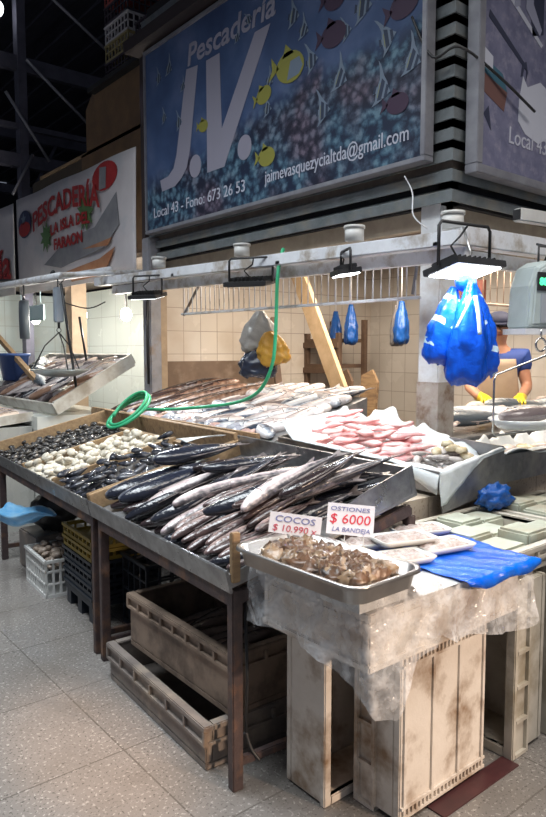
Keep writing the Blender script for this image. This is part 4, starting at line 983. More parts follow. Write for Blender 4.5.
pack(1.90, 1.58, .838, -16, 'white foam seafood pack beside the rim of the steel pan')
pack(2.04, 1.68, .863, -18, 'white foam seafood pack resting on top of the other packs')
# crumpled blue bag
mb = lump(3, .085, (1.3, .8, .75), K=30, N=20, amp=.3, freq=2.6); o = mb.build('plastic_bag', bluebag2); o.location = (2.95, 1.86, .885); tag(o, 'crumpled dark blue plastic bag on the pale crates by the stone base', 'plastic bag')
mb = MB(); mb.box((1.86, 1.33, .0), (2.33, 1.404, .006)); o = mb.build('floor_strip', M('maroon_strip', (.075, .024, .026), (.05, .018, .02), rough=.45)); tag(o, 'maroon strip on the floor along the foot of the right crates', 'floor strip')
# below the stands
crate('fish_crate', 'lower grey fish crate on the floor under the fish tray', TR(1.64, 2.52, 0) @ RZ(PI / 2 - .06), .95, .5, .18, greycrate, ribs=6, zr=.64)
crate('fish_crate', 'upper brown fish crate stacked on the grey one under the fish tray', TR(1.735, 2.47, .185) @ RZ(PI / 2 - .02), .88, .52, .255, browncrate, ribs=8, zr=.78)
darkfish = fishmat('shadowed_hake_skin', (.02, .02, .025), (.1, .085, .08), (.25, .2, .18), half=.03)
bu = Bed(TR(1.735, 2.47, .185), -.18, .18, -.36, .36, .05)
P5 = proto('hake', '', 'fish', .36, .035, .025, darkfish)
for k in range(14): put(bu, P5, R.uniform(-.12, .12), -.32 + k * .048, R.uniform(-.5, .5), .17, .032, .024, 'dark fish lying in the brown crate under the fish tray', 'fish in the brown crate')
st_ = thing('hanging_strap', 'dark cord with a loop hanging beside the near leg of the stand', 'cord', (1.46, 1.93, .69))
mb = MB(); mb.tube([(0, 0, 0), (.005, -.005, -.3), (0, 0, -.5)], .006, 6); mb.build('cord', black, st_)
mb = MB(); mb.tube(smooth([(0, 0, -.5), (-.02, .045, -.58), (-.03, .06, -.67)]), .007, 6); mb.tube(smooth([(0, 0, -.5), (.01, -.02, -.56), (.03, -.045, -.6)]), .007, 6); mb.build('loop', black, st_)
def basket(name, label, X, L, W, H, mat, rows=3, cols=7, group=None, feet=0.0):
    t = thing(name, label, 'crate', X=X, group=group); a, c = L / 2, W / 2
    mb = MB(); mb.box((-a + .01, -c + .01, feet), (a - .01, c - .01, feet + .01)); mb.build('floor_panel', mat, t)
    mb = MB(); rh = (H - feet) / rows
    for r in range(rows + 1):
        z = feet + r * rh; hb_ = .022 if r in (0, rows) else .012; z0_, z1_ = (z, z + hb_) if r < rows else (z - hb_, z)
        mb.box((-a, -c, z0_), (a, -c + .012, z1_)); mb.box((-a, c - .012, z0_), (a, c, z1_)); mb.box((-a, -c + .012, z0_), (-a + .012, c - .012, z1_)); mb.box((a - .012, -c + .012, z0_), (a, c - .012, z1_))
    for k in range(cols + 1):
        x = -a + k * (L - .014) / cols
        for s in (-1, 1):
            ya, yb = sorted((s * (c - .0005), s * (c - .0115))); mb.box((x, ya, feet), (x + .014, yb, H))
    cc = max(3, int(cols * W / L))
    for k in range(cc + 1):
        y = -c + k * (W - .014) / cc
        for s in (-1, 1):
            xa, xb = sorted((s * (a - .0005), s * (a - .0115))); mb.box((xa, y, feet), (xb, y + .014, H))
    if feet:
        for sx in (-1, 1):
            for sy in (-1, 0, 1): mb.box((sx * (a - .05) - .04, sy * (c - .05) - .035, 0), (sx * (a - .05) + .04, sy * (c - .05) + .035, feet))
    mb.build('lattice', mat, t)
    mb = MB(); r_ = .008
    mb.box((-a - r_, -c - r_, H - .018), (a + r_, -c, H)); mb.box((-a - r_, c, H - .018), (a + r_, c + r_, H)); mb.box((-a - r_, -c, H - .018), (-a, c, H)); mb.box((a, -c, H - .018), (a + r_, c, H)); mb.build('rim', mat, t)
    return t
for k in range(5):
    z = [.0, .165, .235, .305, .375][k]; hh = .16 if k == 0 else .068
    basket('market_crate', ['bottom black lattice crate of the stack under the shellfish tray', 'black lattice crate second from the floor in the stack', 'black lattice crate in the middle of the stack', 'black lattice crate directly below the mustard ones', 'mustard yellow lattice crate near the top of the stack'][k],
           TR(1.87, 3.88, z) @ RZ(ANG), .42, .5, hh, yellowplast if k == 4 else blackplast, rows=3 if k == 0 else 1, cols=6, group='stacked market crates', feet=.1 if k == 0 else 0)
basket('market_crate', 'topmost mustard yellow lattice crate of the stack under the shellfish tray', TR(1.87, 3.88, .445) @ RZ(ANG), .42, .5, .07, yellowplast, rows=1, cols=6, group='stacked market crates')
basket('market_crate', 'tall black lattice crate behind the stack, beside the stand legs', TR(2.0, 3.42, .0) @ RZ(ANG), .4, .34, .42, blackplast, rows=4, cols=5)
basket('shell_basket', 'white plastic basket full of shells on the floor under the shellfish tray', TR(1.78, 4.46, .0) @ RZ(ANG), .34, .46, .25, plastw, rows=3, cols=7)
bz = Bed(TR(1.78, 4.46, 0) @ RZ(ANG), -.15, .15, -.21, .21, .17)
shells('clam_shell', 'striped tan clam in the white basket on the floor', 'clams in the white basket', 'clam', bz, M('striped_clam', (.4, .32, .25), (.15, .11, .09), scale=30, rough=.4, rnd=.3), (.035, .028, .02), (36, 26))
mb = lump(9, .17, (1.0, 1.15, .85), K=24, N=16, amp=.22, freq=4); o = mb.build('bin_bag', M('black_film', (.02, .02, .022), (.035, .033, .033), rough=.3, bump=.5)); o.location = (1.93, 4.9, .42); tag(o, 'black bin bag slumped behind the white basket', 'bag')
mb = MB(); mb.box((1.72, 4.73, 0), (2.14, 5.1, .28)); o = mb.build('storage_box', greycrate, bevel=.01); tag(o, 'dark grey box under the black bin bag', 'box')
mb = MB()
def cy(a, c):
    th = a * 2 * PI; r = .02 + .1 * math.sin(min(1, c * 1.3) * PI / 2) * (1 + .25 * math.sin(5 * th)); return (r * math.cos(th), (c - .5) * .5, r * .7 * math.sin(th) + .03 * math.sin(c * 7) - .08 * c)
mb.grid(cy, 30, 16); o = mb.build('plastic_bag', cyanbag); o.matrix_world = TR(1.66, 4.66, .5) @ RZ(.3) @ Matrix.Diagonal((.8, 1, .7, 1)); tag(o, 'thin cyan plastic bag hanging under the end of the shellfish tray', 'plastic bag')
mb = MB(); mb.box((1.98, 1.98, .0), (2.0, 3.1, .62)); o = mb.build('cardboard_sheet', tanboard); tag(o, 'dark tan board standing under the fish tray behind the crates', 'board')
# ------------------------------------------------------------------ hanging bags, scale
def bag_part(w, h, d, seed, mat, name, parent, X, neck=.16, flat=1.0, handle=True):
    """a gathered plastic bag: pinched neck on top, pleated body, rounded corners below"""
    mb = MB(); K = 40; N = 18; rings = []
    for i in range(N + 1):
        f = i / N; z = -h * f
        if f < neck: s = .2 + .16 * (f / neck) * (1 + .3 * math.sin(f * 60))
        else:
            q = (f - neck) / (1 - neck); s = .34 + .66 * min(1, q * 1.9) ** .75
            if q > .9: s *= 1 - .35 * ((q - .9) / .1) ** 2
        ring = []
        for k in range(K):
            th = 2 * PI * k / K; pl_ = 1 + .09 * math.sin(th * 7 + seed + f * 3) * (1.2 - .6 * f) + .1 * noise2(th * 2.2 + seed, f * 8, seed) + .05 * noise2(th * 6, f * 19, seed + 2)
            cx_ = math.copysign(abs(math.cos(th)) ** .75, math.cos(th)); sx_ = math.copysign(abs(math.sin(th)) ** .75, math.sin(th))
            ring.append((w / 2 * s * cx_ * pl_, d / 2 * (s ** .7) * sx_ * pl_, z + .02 * noise2(th * 2, seed + f * 2, 2) * f))
        rings.append(ring)
    mb.loft(rings, 0, True); return mb.build(name, mat, parent, X=X)
bagp = bluebag.copy(); bagp.name = 'blue_printed_film'
n = bagp.node_tree.nodes; l = bagp.node_tree.links; b_ = n['Principled BSDF']
old = b_.inputs['Base Color'].links[0].from_socket; tc = n.new('ShaderNodeTexCoord'); sp = n.new('ShaderNodeSeparateXYZ'); l.new(tc.outputs['Object'], sp.inputs[0])
m1 = n.new('ShaderNodeMath'); m1.operation = 'MULTIPLY_ADD'; l.new(sp.outputs['X'], m1.inputs[0]); m1.inputs[1].default_value = .3; l.new(sp.outputs['Z'], m1.inputs[2])
m2 = n.new('ShaderNodeMath'); m2.operation = 'MULTIPLY'; l.new(m1.outputs[0], m2.inputs[0]); m2.inputs[1].default_value = 8.5
m3 = n.new('ShaderNodeMath'); m3.operation = 'FRACT'; l.new(m2.outputs[0], m3.inputs[0])
m4 = n.new('ShaderNodeMath'); m4.operation = 'COMPARE'; l.new(m3.outputs[0], m4.inputs[0]); m4.inputs[1].default_value = .5; m4.inputs[2].default_value = .13
nz = n.new('ShaderNodeTexNoise'); nz.inputs['Scale'].default_value = 9; l.new(tc.outputs['Object'], nz.inputs['Vector'])
m5 = n.new('ShaderNodeMath'); m5.operation = 'GREATER_THAN'; l.new(nz.outputs['Fac'], m5.inputs[0]); m5.inputs[1].default_value = .5
m6 = n.new('ShaderNodeMath'); m6.operation = 'MULTIPLY'; l.new(m4.outputs[0], m6.inputs[0]); l.new(m5.outputs[0], m6.inputs[1])
mxb = n.new('ShaderNodeMix'); mxb.data_type = 'RGBA'; l.new(m6.outputs[0], mxb.inputs['Factor']); l.new(old, mxb.inputs[6]); mxb.inputs[7].default_value = (.55, .72, .85, 1); l.new(mxb.outputs[2], b_.inputs['Base Color'])
bgs = thing('plastic_bags', 'bundle of big bright blue plastic bags hanging below the large lit floodlight', 'plastic bag', (2.79, 1.955, 1.925), rad(-38))
bag_part(.185, .49, .12, .3, bluebag, 'front_bag', bgs, TR(.02, -.06, .01) @ RY(.05))
bag_part(.2, .45, .1, 1.7, bagp, 'rear_bag', bgs, TR(.05, .03, .0) @ RY(-.08), neck=.1)
bag_part(.16, .37, .1, 2.9, bagp, 'side_bag', bgs, TR(-.045, .0, -.02) @ RY(.2), neck=.1)
for k, (x_, z_, w_) in enumerate(((.075, -.2, .07), (.08, -.27, .075), (.075, -.36, .06), (-.02, -.43, .09), (-.1, -.22, .06))):
    ribbon([(x_ - w_ / 2, -.13 if x_ > -.05 else -.08, z_), (x_, -.137 if x_ > -.05 else -.09, z_ - .012), (x_ + w_ / 2, -.12, z_ + .004)], .022, wl, 'printed_mark', bgs) if 0 else None
mb = MB(); mb.ball((0, -.03, 0), .05, .04, .045, 14, 10); mb.build('knot', bluebag, bgs)
wl = M('white_bag_stripe', (.6, .75, .85), rough=.25)
def ribbon(pts, w, mat, name, parent):
    mb = MB(); P = smooth(pts, 5)
    vs = []
    for p in P: vs += [(p.x - w / 2, p.y, p.z), (p.x + w / 2, p.y, p.z + .004)]
    mb.add(vs, [(2 * i, 2 * i + 1, 2 * i + 3, 2 * i + 2) for i in range(len(P) - 1)], 0, True); return mb.build(name, mat, parent, solid=.002)
ribbon([(.0, -.115, -.08), (-.03, -.13, -.14), (-.075, -.15, -.22)], .016, wl, 'folded_handle', bgs)
ribbon([(.02, -.115, -.07), (.03, -.135, -.15), (.035, -.15, -.25)], .018, wl, 'folded_handle', bgs)
mb = MB(); mb.tube([(0, -.03, .03), (.01, -.02, .09), (.03, -.01, .14), (.0, .03, .27)], .006, 6); mb.build('hook', M('hook_wire', (.4, .4, .4), rough=.3, metal=.8), bgs)
sc = thing('hanging_scale', 'white digital hanging scale with green digits, below the right beam', 'scale', (3.525, 1.92, 1.72), rad(-14))
mb = MB()
rings = []
for y, s in ((-.09, .9), (-.07, 1.0), (.06, 1.0), (.085, .92)):
    ring = []
    for (x, z) in ((-.235, 0), (.235, 0), (.235, .2), (.21, .31), (.15, .355), (-.11, .355), (-.18, .32), (-.22, .22)): ring.append((x * s, y, .18 + (z - .18) * s))
    rings.append(ring)
mb.loft(rings, 0, False); mb.build('body', M('scale_plastic', (.5, .58, .58), (.42, .5, .5), rough=.4), sc, bevel=.008)
mb = MB(); mb.box((-.19, -.098, .195), (.2, -.0905, .29)); dsp = mb.build('display', black, sc)
grn = emit('green_digits', (.08, .9, .35), 1.6)
for k in range(3): text('digits', '888' if k == 0 else '000', .05, grn, dsp, Matrix(((1, 0, 0, -.18 + k * .1), (0, 0, -1, -.0985), (0, 1, 0, .225), (0, 0, 0, 1))), width=.085, offset=.003)
mb = MB(); mb.box((-.16, -.096, .03), (.2, -.0905, .18)); fpn = mb.build('front_panel', M('scale_panel', (.38, .42, .46), rough=.5), sc)
mb = MB()
for r in range(3):
    for c_ in range(4): mb.box((.06 + c_ * .033, -.1, .05 + r * .04), (.085 + c_ * .033, -.0965, .078 + r * .04))
mb.build('keypad', M('navy_keys', (.04, .06, .16), rough=.5), fpn)
mb = MB(); mb.tube([(-.09, 0, .33), (-.09, 0, .44), (.09, 0, .44), (.09, 0, .33)], .007, 6); mb.tube([(0, 0, .44), (0, .1, .47)], .007, 6); mb.build('hanger', black, sc)
mb = MB(); mb.box((-.25, -.08, -.03), (.25, .08, -.0)); mb.build('base_plate', paint, sc)
mb = MB(); mb.tube([(-.16, -.1, .0), (-.16, -.1, -.05)], .006, 6); mb.tube([(-.16 + .035 * math.cos(a * .5), -.1, -.085 + .035 * math.sin(a * .5)) for a in range(13)], .006, 6); mb.build('hook', M('chrome_wire', (.6, .6, .6), rough=.2, metal=1.0), sc)
wf = thing('wire_hanger', 'thin wire frame hanging from the scale hook and carrying a white dish', 'wire frame', (3.31, 1.81, 1.63))
mb = MB(); wm_ = MATS['chrome_wire']
mb.tube([(0, 0, 0), (0, 0, -.05), (-.42, .02, -.14), (-.435, .02, -.17), (-.435, .02, -.42), (-.41, .02, -.435), (.41, .02, -.435), (.435, .02, -.42), (.435, .02, -.17), (.42, .02, -.14), (0, 0, -.05)], .0055, 6)
mb.build('frame', wm_, wf)
dish = thing('white_dish', 'white oval dish with a fish head in the wire frame under the scale', 'dish', (3.28, 1.85, 1.2))
mb = MB(); mb.lathe([(.05, 0), (.24, .012), (.31, .06), (.305, .062), (.235, .018), (.02, .008)], 28, 0, Matrix.Diagonal((1, .6, 1, 1))); mb.build('bowl', M('white_enamel', (.75, .78, .78), rough=.25), dish)
fish('croaker', 'silvery white fish lying head down in the white dish under the scale', 'fish', .42, .07, .045, FM['pale'], finm=finm, X=TR(3.3, 1.86, 1.275) @ RZ(rad(160)) @ RY(.05))
# small hanging bags inside the stall
for k, (x, y, z, m, lab) in enumerate(((5.3, 5.12, 2.1, bluebag2, 'dark blue plastic bag hanging by the wooden rack at the back of the stall'), (5.35, 4.47, 2.1, bluebag2, 'dark blue plastic bag hanging on the tiled back wall, right of the lit small floodlight'), (5.45, 5.5, 2.05, bluebag2, 'blue plastic bag hanging behind the leaning plank'), (5.5, 4.65, 2.08, M('grey_film', (.25, .24, .24), (.17, .16, .17), rough=.4, bump=.4), 'grey plastic bag hanging beside the blue one on the back wall'))):
    t = thing('plastic_bag', lab, 'plastic bag', (x, y, z), rad(50))
    bag_part(.24, .42, .14, k * 2.2, m, 'bag', t, TR(0, 0, 0)); mb = MB(); mb.tube([(0, 0, -.01), (0, 0, 2.62 - z)], .006, 5); mb.build('string', paint, t)
t = thing('plastic_bag', 'knotted bag, grey above and yellow black below, hanging from the grille', 'plastic bag', (3.04, 3.84, 1.89), rad(-40))
bag_part(.26, .29, .14, .5, M('grey_clear_film', (.42, .4, .37), (.3, .28, .26), rough=.3, bump=.4), 'upper_bag', t, TR(0, 0, 0), neck=.12)
bag_part(.22, .24, .14, 2.5, M('yellow_film', (.62, .34, .05), (.5, .25, .04), rough=.3, bump=.4), 'yellow_bag', t, TR(.06, -.05, -.15) @ RY(-.25), neck=.05)
bag_part(.26, .22, .16, 3.5, M('black_bag_film', (.02, .02, .03), (.03, .04, .07), rough=.25, bump=.4), 'black_bag', t, TR(-.01, .0, -.25), neck=.05)
# plank, rack
pk = thing('wooden_plank', 'pale wooden plank leaning diagonally inside the stall', 'plank', (4.6, 3.92, 0))
mb = MB(); mb.bar((0, 0, .0), (0, 1.36, 2.56), .05, .17, upv=(0, 1, 0)); mb.build('board', M('pale_plank_wood', (.62, .45, .28), (.5, .35, .2), scale=5, rough=.6, stretch=(6, 2, 2)), pk)
rk = thing('wooden_rack', 'old brown wooden rack with shelves at the back corner of the stall', 'rack', (5.2, 5.2, 0))
dw = M('old_brown_wood', (.16, .1, .065), (.1, .06, .04), scale=6, rough=.65, bump=.2)
for x in (0, .4):
    for y in (0, .5):
        mb = MB(); mb.box((x, y, 0), (x + .05, y + .05, 1.95 if x else 1.8)); mb.build('post', dw, rk)
for z in (1.15, 1.42, 1.7):
    mb = MB(); mb.box((.0, .05, z), (.45, .5, z + .04)); mb.box((-.02, 0, z - .06), (0, .55, z)); mb.build('shelf', dw, rk)
for k, (x, y, lab) in enumerate(((4.95, 5.05, 'dark board leaning against the wooden rack'), (5.0, 4.75, 'tan cut board standing by the foot of the leaning plank'))):
    mb = MB(); mb.prism([(0, 0), (.2, 0), (.24, 1.3), (.16, 1.42), (.02, 1.36)], 0, .03); o = mb.build('cut_board', dw if k == 0 else wood); o.matrix_world = FX(x, y, 0) @ RX(-.06); tag(o, lab, 'board')
mb = MB(); mb.tube([(0, 0, 0), (0, -.55, 1.15)], .02, 8); mb.tube([(0.05, .1, 0), (.05, -.4, 1.5)], .02, 8); o = mb.build('broom_handles', dw); o.location = (4.7, 5.5, .6)
D.objects.remove(o)
for k, (a0, a1) in enumerate((((4.3, 5.0, 0), (4.5, 5.45, 1.95)), ((4.25, 4.82, 0), (4.55, 5.5, 1.7)))):
    mb = MB(); mb.bar(a0, a1, .06, .04); o = mb.build('wooden_batten', dw); tag(o, ['dark wooden batten leaning in the stall behind the hanging grey bag', 'second dark batten leaning lower behind the hanging grey bag'][k], 'batten')
mb = MB(); mb.box((5.6, 3.7, 2.05), (5.65, 3.98, 2.28)); o = mb.build('red_panel', M('brick_red_panel', (.3, .09, .06), (.22, .06, .04), rough=.6), bevel=.004); o.matrix_world = o.matrix_world; tag(o, 'brick red panel hanging inside the stall above the blue bags', 'panel')
D.objects.remove(o)
t = thing('hanging_board', 'brick red panel hanging inside the stall right above the blue bags', 'panel', (5.6, 3.84, 2.05))
mb = MB(); mb.box((0, -.14, 0), (.04, .14, .22)); mb.build('board', MATS['brick_red_panel'], t, bevel=.004); mb = MB(); mb.tube([(.02, 0, .22), (.02, 0, .57)], .006, 5); mb.build('string', black, t)
# ------------------------------------------------------------------ person behind the rear counter
def skin_body(name, verts, edges, radii, mat, parent, sub=2, root=0):
    me = D.meshes.new(name); me.from_pydata([Vector(v) for v in verts], edges, [])
    o = D.objects.new(name, me); C.objects.link(o)
    md = o.modifiers.new('skin', 'SKIN'); md.use_smooth_shade = True
    for i, r in enumerate(radii):
        me.skin_vertices[0].data[i].radius = (r, r) if not isinstance(r, tuple) else r
        me.skin_vertices[0].data[i].use_root = (i == root)
    s = o.modifiers.new('s', 'SUBSURF'); s.levels = sub; s.render_levels = sub
    bpy.context.view_layer.update()
    m2 = D.meshes.new_from_object(o.evaluated_get(bpy.context.evaluated_depsgraph_get()))
    D.objects.remove(o)
    m2.materials.clear(); m2.materials.append(mat)
    for p in m2.polygons: p.use_smooth = True; p.material_index = 0
    ob = D.objects.new(name, m2); C.objects.link(ob); ob.parent = parent; return ob
skinm = M('warm_skin', (.5, .25, .16), (.43, .2, .12), scale=10, rough=.5)
shirt = M('navy_shirt', (.03, .07, .3), (.02, .05, .22), scale=6, rough=.7); apron = M('tan_apron', (.46, .34, .24), (.38, .28, .2), scale=6, rough=.6)
glove = M('yellow_glove', (.8, .6, .02), (.7, .5, .01), scale=6, rough=.35); trouser = M('dark_trousers', (.03, .03, .035), rough=.7)
mb = MB(); mb.box((4.3, 3.0, 0), (5.9, 3.7, .14)); o = mb.build('wooden_platform', dw); tag(o, 'low wooden platform behind the rear right counter', 'platform')
pz_ = .14
pn = thing('person', 'person in dark cap, blue shirt, tan apron and yellow gloves working at the rear counter', 'person', (5.055, 3.195, pz_), rad(-52))
# local: -Y is where the person faces
V = [(0, 0, .95), (0, 0, 1.1), (0, -.02, 1.28), (0, -.03, 1.42), (0, -.05, 1.52), (0, -.07, 1.6), (0, -.075, 1.7), (-.18, -.03, 1.4), (-.23, -.1, 1.17), (-.16, -.36, 1.1), (-.13, -.44, 1.1), (.18, -.03, 1.4), (.23, -.1, 1.17), (.15, -.36, 1.1), (.12, -.44, 1.1),
     (-.09, 0, .88), (-.1, -.02, .48), (-.1, .02, .08), (-.1, -.13, .05), (.09, 0, .88), (.1, -.02, .48), (.1, .02, .08), (.1, -.13, .05)]
Eg = [(0, 1), (1, 2), (2, 3), (3, 4), (4, 5), (5, 6), (3, 7), (7, 8), (8, 9), (9, 10), (3, 11), (11, 12), (12, 13), (13, 14), (0, 15), (15, 16), (16, 17), (17, 18), (0, 19), (19, 20), (20, 21), (21, 22)]
Rr = [(.15, .11), (.14, .105), (.16, .12), (.13, .1), .055, .085, .08, .065, .046, .036, .03, .065, .046, .036, .03, .09, .06, .045, .04, .09, .06, .045, .04]
skin_body('body', V, Eg, Rr, skinm, pn)
skin_body('shirt', [V[1], V[2], (V[3][0], V[3][1], V[3][2] + .03), (V[7][0], V[7][1], V[7][2] + .015), ((V[7][0] + V[8][0]) / 2 - .02, -.06, 1.27), (V[11][0], V[11][1], V[11][2] + .015), ((V[11][0] + V[12][0]) / 2 + .02, -.06, 1.27)], [(0, 1), (1, 2), (2, 3), (3, 4), (2, 5), (5, 6)], [(.17, .135), (.2, .15), (.17, .14), .105, .08, .105, .08], shirt, pn)
skin_body('trousers', [V[0], V[15], V[16], V[17], V[19], V[20], V[21]], [(0, 1), (1, 2), (2, 3), (0, 4), (4, 5), (5, 6)], [(.165, .125), .1, .072, .06, .1, .072, .06], trouser, pn)
mb = MB(); mb.grid(lambda a, c: ((a - .5) * (.26 + .16 * c), -.145 - .035 * math.cos((a - .5) * 3) - .02 * math.sin(c * 3), 1.4 - .75 * c), 12, 14); mb.build('apron', apron, pn, solid=.006)
mb = MB(); mb.lathe([(.1, 0), (.1, .04), (.085, .075), (.04, .095), (.01, .1)], 18, 0, TR(0, -.075, 1.69) @ RX(.1)); mb.prism([(-.075, -.07), (.075, -.07), (.06, -.15), (0, -.175), (-.06, -.15)], 0, .012, 0, TR(0, -.075, 1.69) @ RX(.12)); mb.build('cap', M('dark_cap', (.03, .035, .07), rough=.7), pn)
mb = MB(); mb.lathe([(.02, -.085), (.06, -.06), (.086, 0), (.089, .05), (.08, .09)], 16, 0, TR(0, -.068, 1.655) @ Matrix.Diagonal((.92, 1.0, 1, 1)))
mb.build('hair', M('dark_hair', (.02, .015, .012), rough=.6), pn, loc=(0, .012, 0.012))
mb = MB(); mb.loft([[(-.012, -.15, 1.665), (.012, -.15, 1.665), (.0, -.155, 1.67)], [(-.018, -.155, 1.63), (.018, -.155, 1.63), (0, -.182, 1.632)], [(-.014, -.15, 1.62), (.014, -.15, 1.62), (0, -.16, 1.618)]], 0, True)
for s in (-1, 1): mb.ball((s * .09, -.07, 1.645), .012, .02, .032, 8, 6)
mb.build('nose_and_ears', skinm, pn)
mb = MB()
for s in (-1, 1): mb.ball((s * .032, -.148, 1.668), .011, .007, .007, 8, 6)
mb.build('eyes', black, pn); mb = MB(); mb.ball((0, -.15, 1.595), .026, .008, .007, 10, 6); mb.build('mouth', M('lip_skin', (.32, .1, .08), rough=.5), pn)
for s in (-1, 1):
    w_ = Vector((s * .155, -.36, 1.1)); hh = Vector((s * .12, -.46, 1.09))
    vs = [w_ + Vector((s * .012, .1, .005)), w_, hh]; ed = [(0, 1), (1, 2)]; rr = [.047, .042, .04]
    for q in range(4):
        b0 = hh + Vector(((q - 1.5) * .021, -.03, .0)); k1 = b0 + Vector(((q - 1.5) * .004, -.035 - .006 * (q in (1, 2)), -.006)); k2 = k1 + Vector((0, -.022, -.022))
        n0 = len(vs); vs += [b0, k1, k2]; ed += [(2, n0), (n0, n0 + 1), (n0 + 1, n0 + 2)]; rr += [.012, .0105, .009]
    n0 = len(vs); vs += [hh + Vector((-s * .045, .0, -.005)), hh + Vector((-s * .065, -.03, -.02))]; ed += [(2, n0), (n0, n0 + 1)]; rr += [.013, .01]
    skin_body('glove', vs, ed, rr, glove, pn, root=1)

# ------------------------------------------------------------------ neighbour stall on the left
LT = TR(2.35, 5.9, 1.1) @ RY(-rad(29))
lt = thing('fish_tray', 'steep white rimmed tray of fish on the neighbour stall under the long hanging scale', 'tray', X=LT)
mb = MB(); mb.box((0, 0, -.02), (.86, 2.0, 0)); mb.build('floor_panel', dullsteel, lt)
whb = M('white_board', (.7, .68, .62), (.58, .56, .5), scale=6, rough=.6, c3=(.42, .37, .3), scale3=5)
mb = MB(); mb.box((0, -.03, -.06), (.86, 0, .06)); mb.box((-.02, -.03, -.06), (0, 2.0, .05)); mb.box((.86, -.03, -.04), (.88, 2.0, .06)); mb.box((0, 2.0, -.02), (.86, 2.02, .06)); mb.build('rim', whb, lt)
bL = Bed(LT, .01, .85, .0, 2.05, 0)
P6 = proto('hake', '', 'fish', .48, .04, .028, FM['hake'], finm=finm); P7 = proto('snapper', '', 'fish', .46, .055, .04, FM['orange'], finm=finm); P8 = proto('white_fish', '', 'fish', .5, .05, .036, FM['pale'], finm=finm); P9 = proto('salmon', '', 'fish', .66, .075, .05, FM['salmon'], finm=finm)
for k in range(66):
    P, lab, gp, d = ((P6, 'slim grey fish on the steep tray of the neighbour stall', 'grey fish on the neighbour tray', (.23, .038, .027)), (P7, 'orange brown fish on the steep tray of the neighbour stall', 'orange fish on the neighbour tray', (.22, .053, .038)), (P8, 'pale fish on the steep tray of the neighbour stall', 'pale fish on the neighbour tray', (.24, .048, .034)))[R.choice((0, 1, 2, 2))]
    put(bL, P, .17 + .25 * (k % 3) + R.uniform(-.06, .06), .06 + (k // 3) % 11 * .17 + R.uniform(-.03, .03), rad(-38) + R.uniform(-.75, .6) + (PI if R.random() < .4 else 0), *d, lab, gp)
for k in range(5): put(bL, P9, .35 + .08 * k, 1.1 + .17 * k, rad(80) + R.uniform(-.2, .2), .33, .073, .048, 'large steel grey fish at the left of the steep neighbour tray', 'large fish on the neighbour tray')
nb = thing('tiled_counter', 'white tiled counter carrying the fish trays of the neighbour stall', 'counter', (1.9, 6.05, 0))
mb = MB(); mb.box((.3, -.1, 0), (1.15, 3.5, 1.02)); mb.build('body', tilemat('neighbour_tile', (.72, .74, .7), (.68, .7, .66), (.45, .45, .42), .3, .3, .005, .25, 'yz', dirt=(.5, .48, .42)), nb)
mb = MB(); mb.box((-.1, .0, 0), (.29, 3.5, .93)); mb.build('step', D.materials['neighbour_tile'], nb)
LW = TR(1.8, 6.1, .955) @ RY(-rad(6))
lw = thing('fish_tray', 'low tray of pale fish at the left edge behind the shellfish tray', 'tray', X=LW)
mb = MB(); mb.box((0, 0, -.02), (.42, 2.2, 0)); mb.build('floor_panel', dullsteel, lw); mb = MB(); mb.box((-.02, 0, -.02), (0, 2.2, .06)); mb.box((0, -.02, -.02), (.42, 0, .06)); mb.build('rim', whb, lw)
bLw = Bed(LW, .01, .4, .01, 2.1, 0)
for k in range(40): put(bLw, P8 if k % 3 else P7, R.uniform(.15, .28), .1 + (k % 20) * .1, R.uniform(-.6, .6), .2, .045, .033, 'pale brownish fish on the low tray at the left edge', 'fish on the low left tray')
o = None
mb = MB(); mb.box((2.14, 5.45, .86), (2.6, 5.95, .9)); 
D_ = mb
ts = thing('tube_scale', 'long grey tubular hanging scale with a wire tripod and shallow pan', 'scale', (2.42, 5.95, 2.17))
mb = MB(); mb.box((-.04, -.03, -.31), (.04, .03, 0)); mb.build('body', M('scale_grey', (.42, .48, .55), rough=.4, metal=.3), ts, bevel=.01)
mb = MB(); mb.tube([(0, 0, -.31), (0, 0, -.36)], .012, 8); mb.tube([(.0 + .02 * math.cos(a * .52), 0, -.38 + .02 * math.sin(a * .52)) for a in range(13)], .004, 5); mb.build('hook', black, ts)
mb = MB()
for a in (0.4, 2.5, 4.6): mb.tube([(0, 0, -.4), (.13 * math.cos(a), .13 * math.sin(a), -.52), (.24 * math.cos(a), .24 * math.sin(a), -.73)], .006, 6)
mb.build('wire_arms', black, ts)
mb = MB(); mb.lathe([(.02, -.8), (.14, -.79), (.26, -.735), (.265, -.73), (.14, -.78), (.01, -.79)], 28); mb.build('pan', M('galvanised_pan', (.5, .55, .57), (.4, .45, .47), rough=.3, metal=.6), ts)
mb = MB(); mb.tube([(0, 0, 0), (0, 0, .09)], .006, 6); mb.build('hanger', black, ts)
nb2 = thing('canopy_arm', 'white pipe arms of the neighbour stall canopy left of the grey post', 'pipe frame', (2.9, 5.6, 2.25))
mb = MB(); mb.tube([(-.48, .3, .02), (-.48, 3.6, .08)], .03, 8); mb.tube([(-.48, .35, .03), (.3, .2, .1)], .022, 8); mb.tube([(.1, .5, .13), (.0, 3.6, .18)], .035, 8); mb.build('pipes', paint, nb2)
mb = MB(); mb.tube(smooth([(-.46, .5, .07), (-.3, 1.2, .05), (-.45, 2.2, .12), (-.4, 3.4, .1)]), .02, 6); mb.tube(smooth([(-.4, .4, .0), (-.3, .9, -.12), (-.2, .4, -.25), (-.1, 0.2, -.2)]), .006, 5); mb.build('cables', black, nb2)
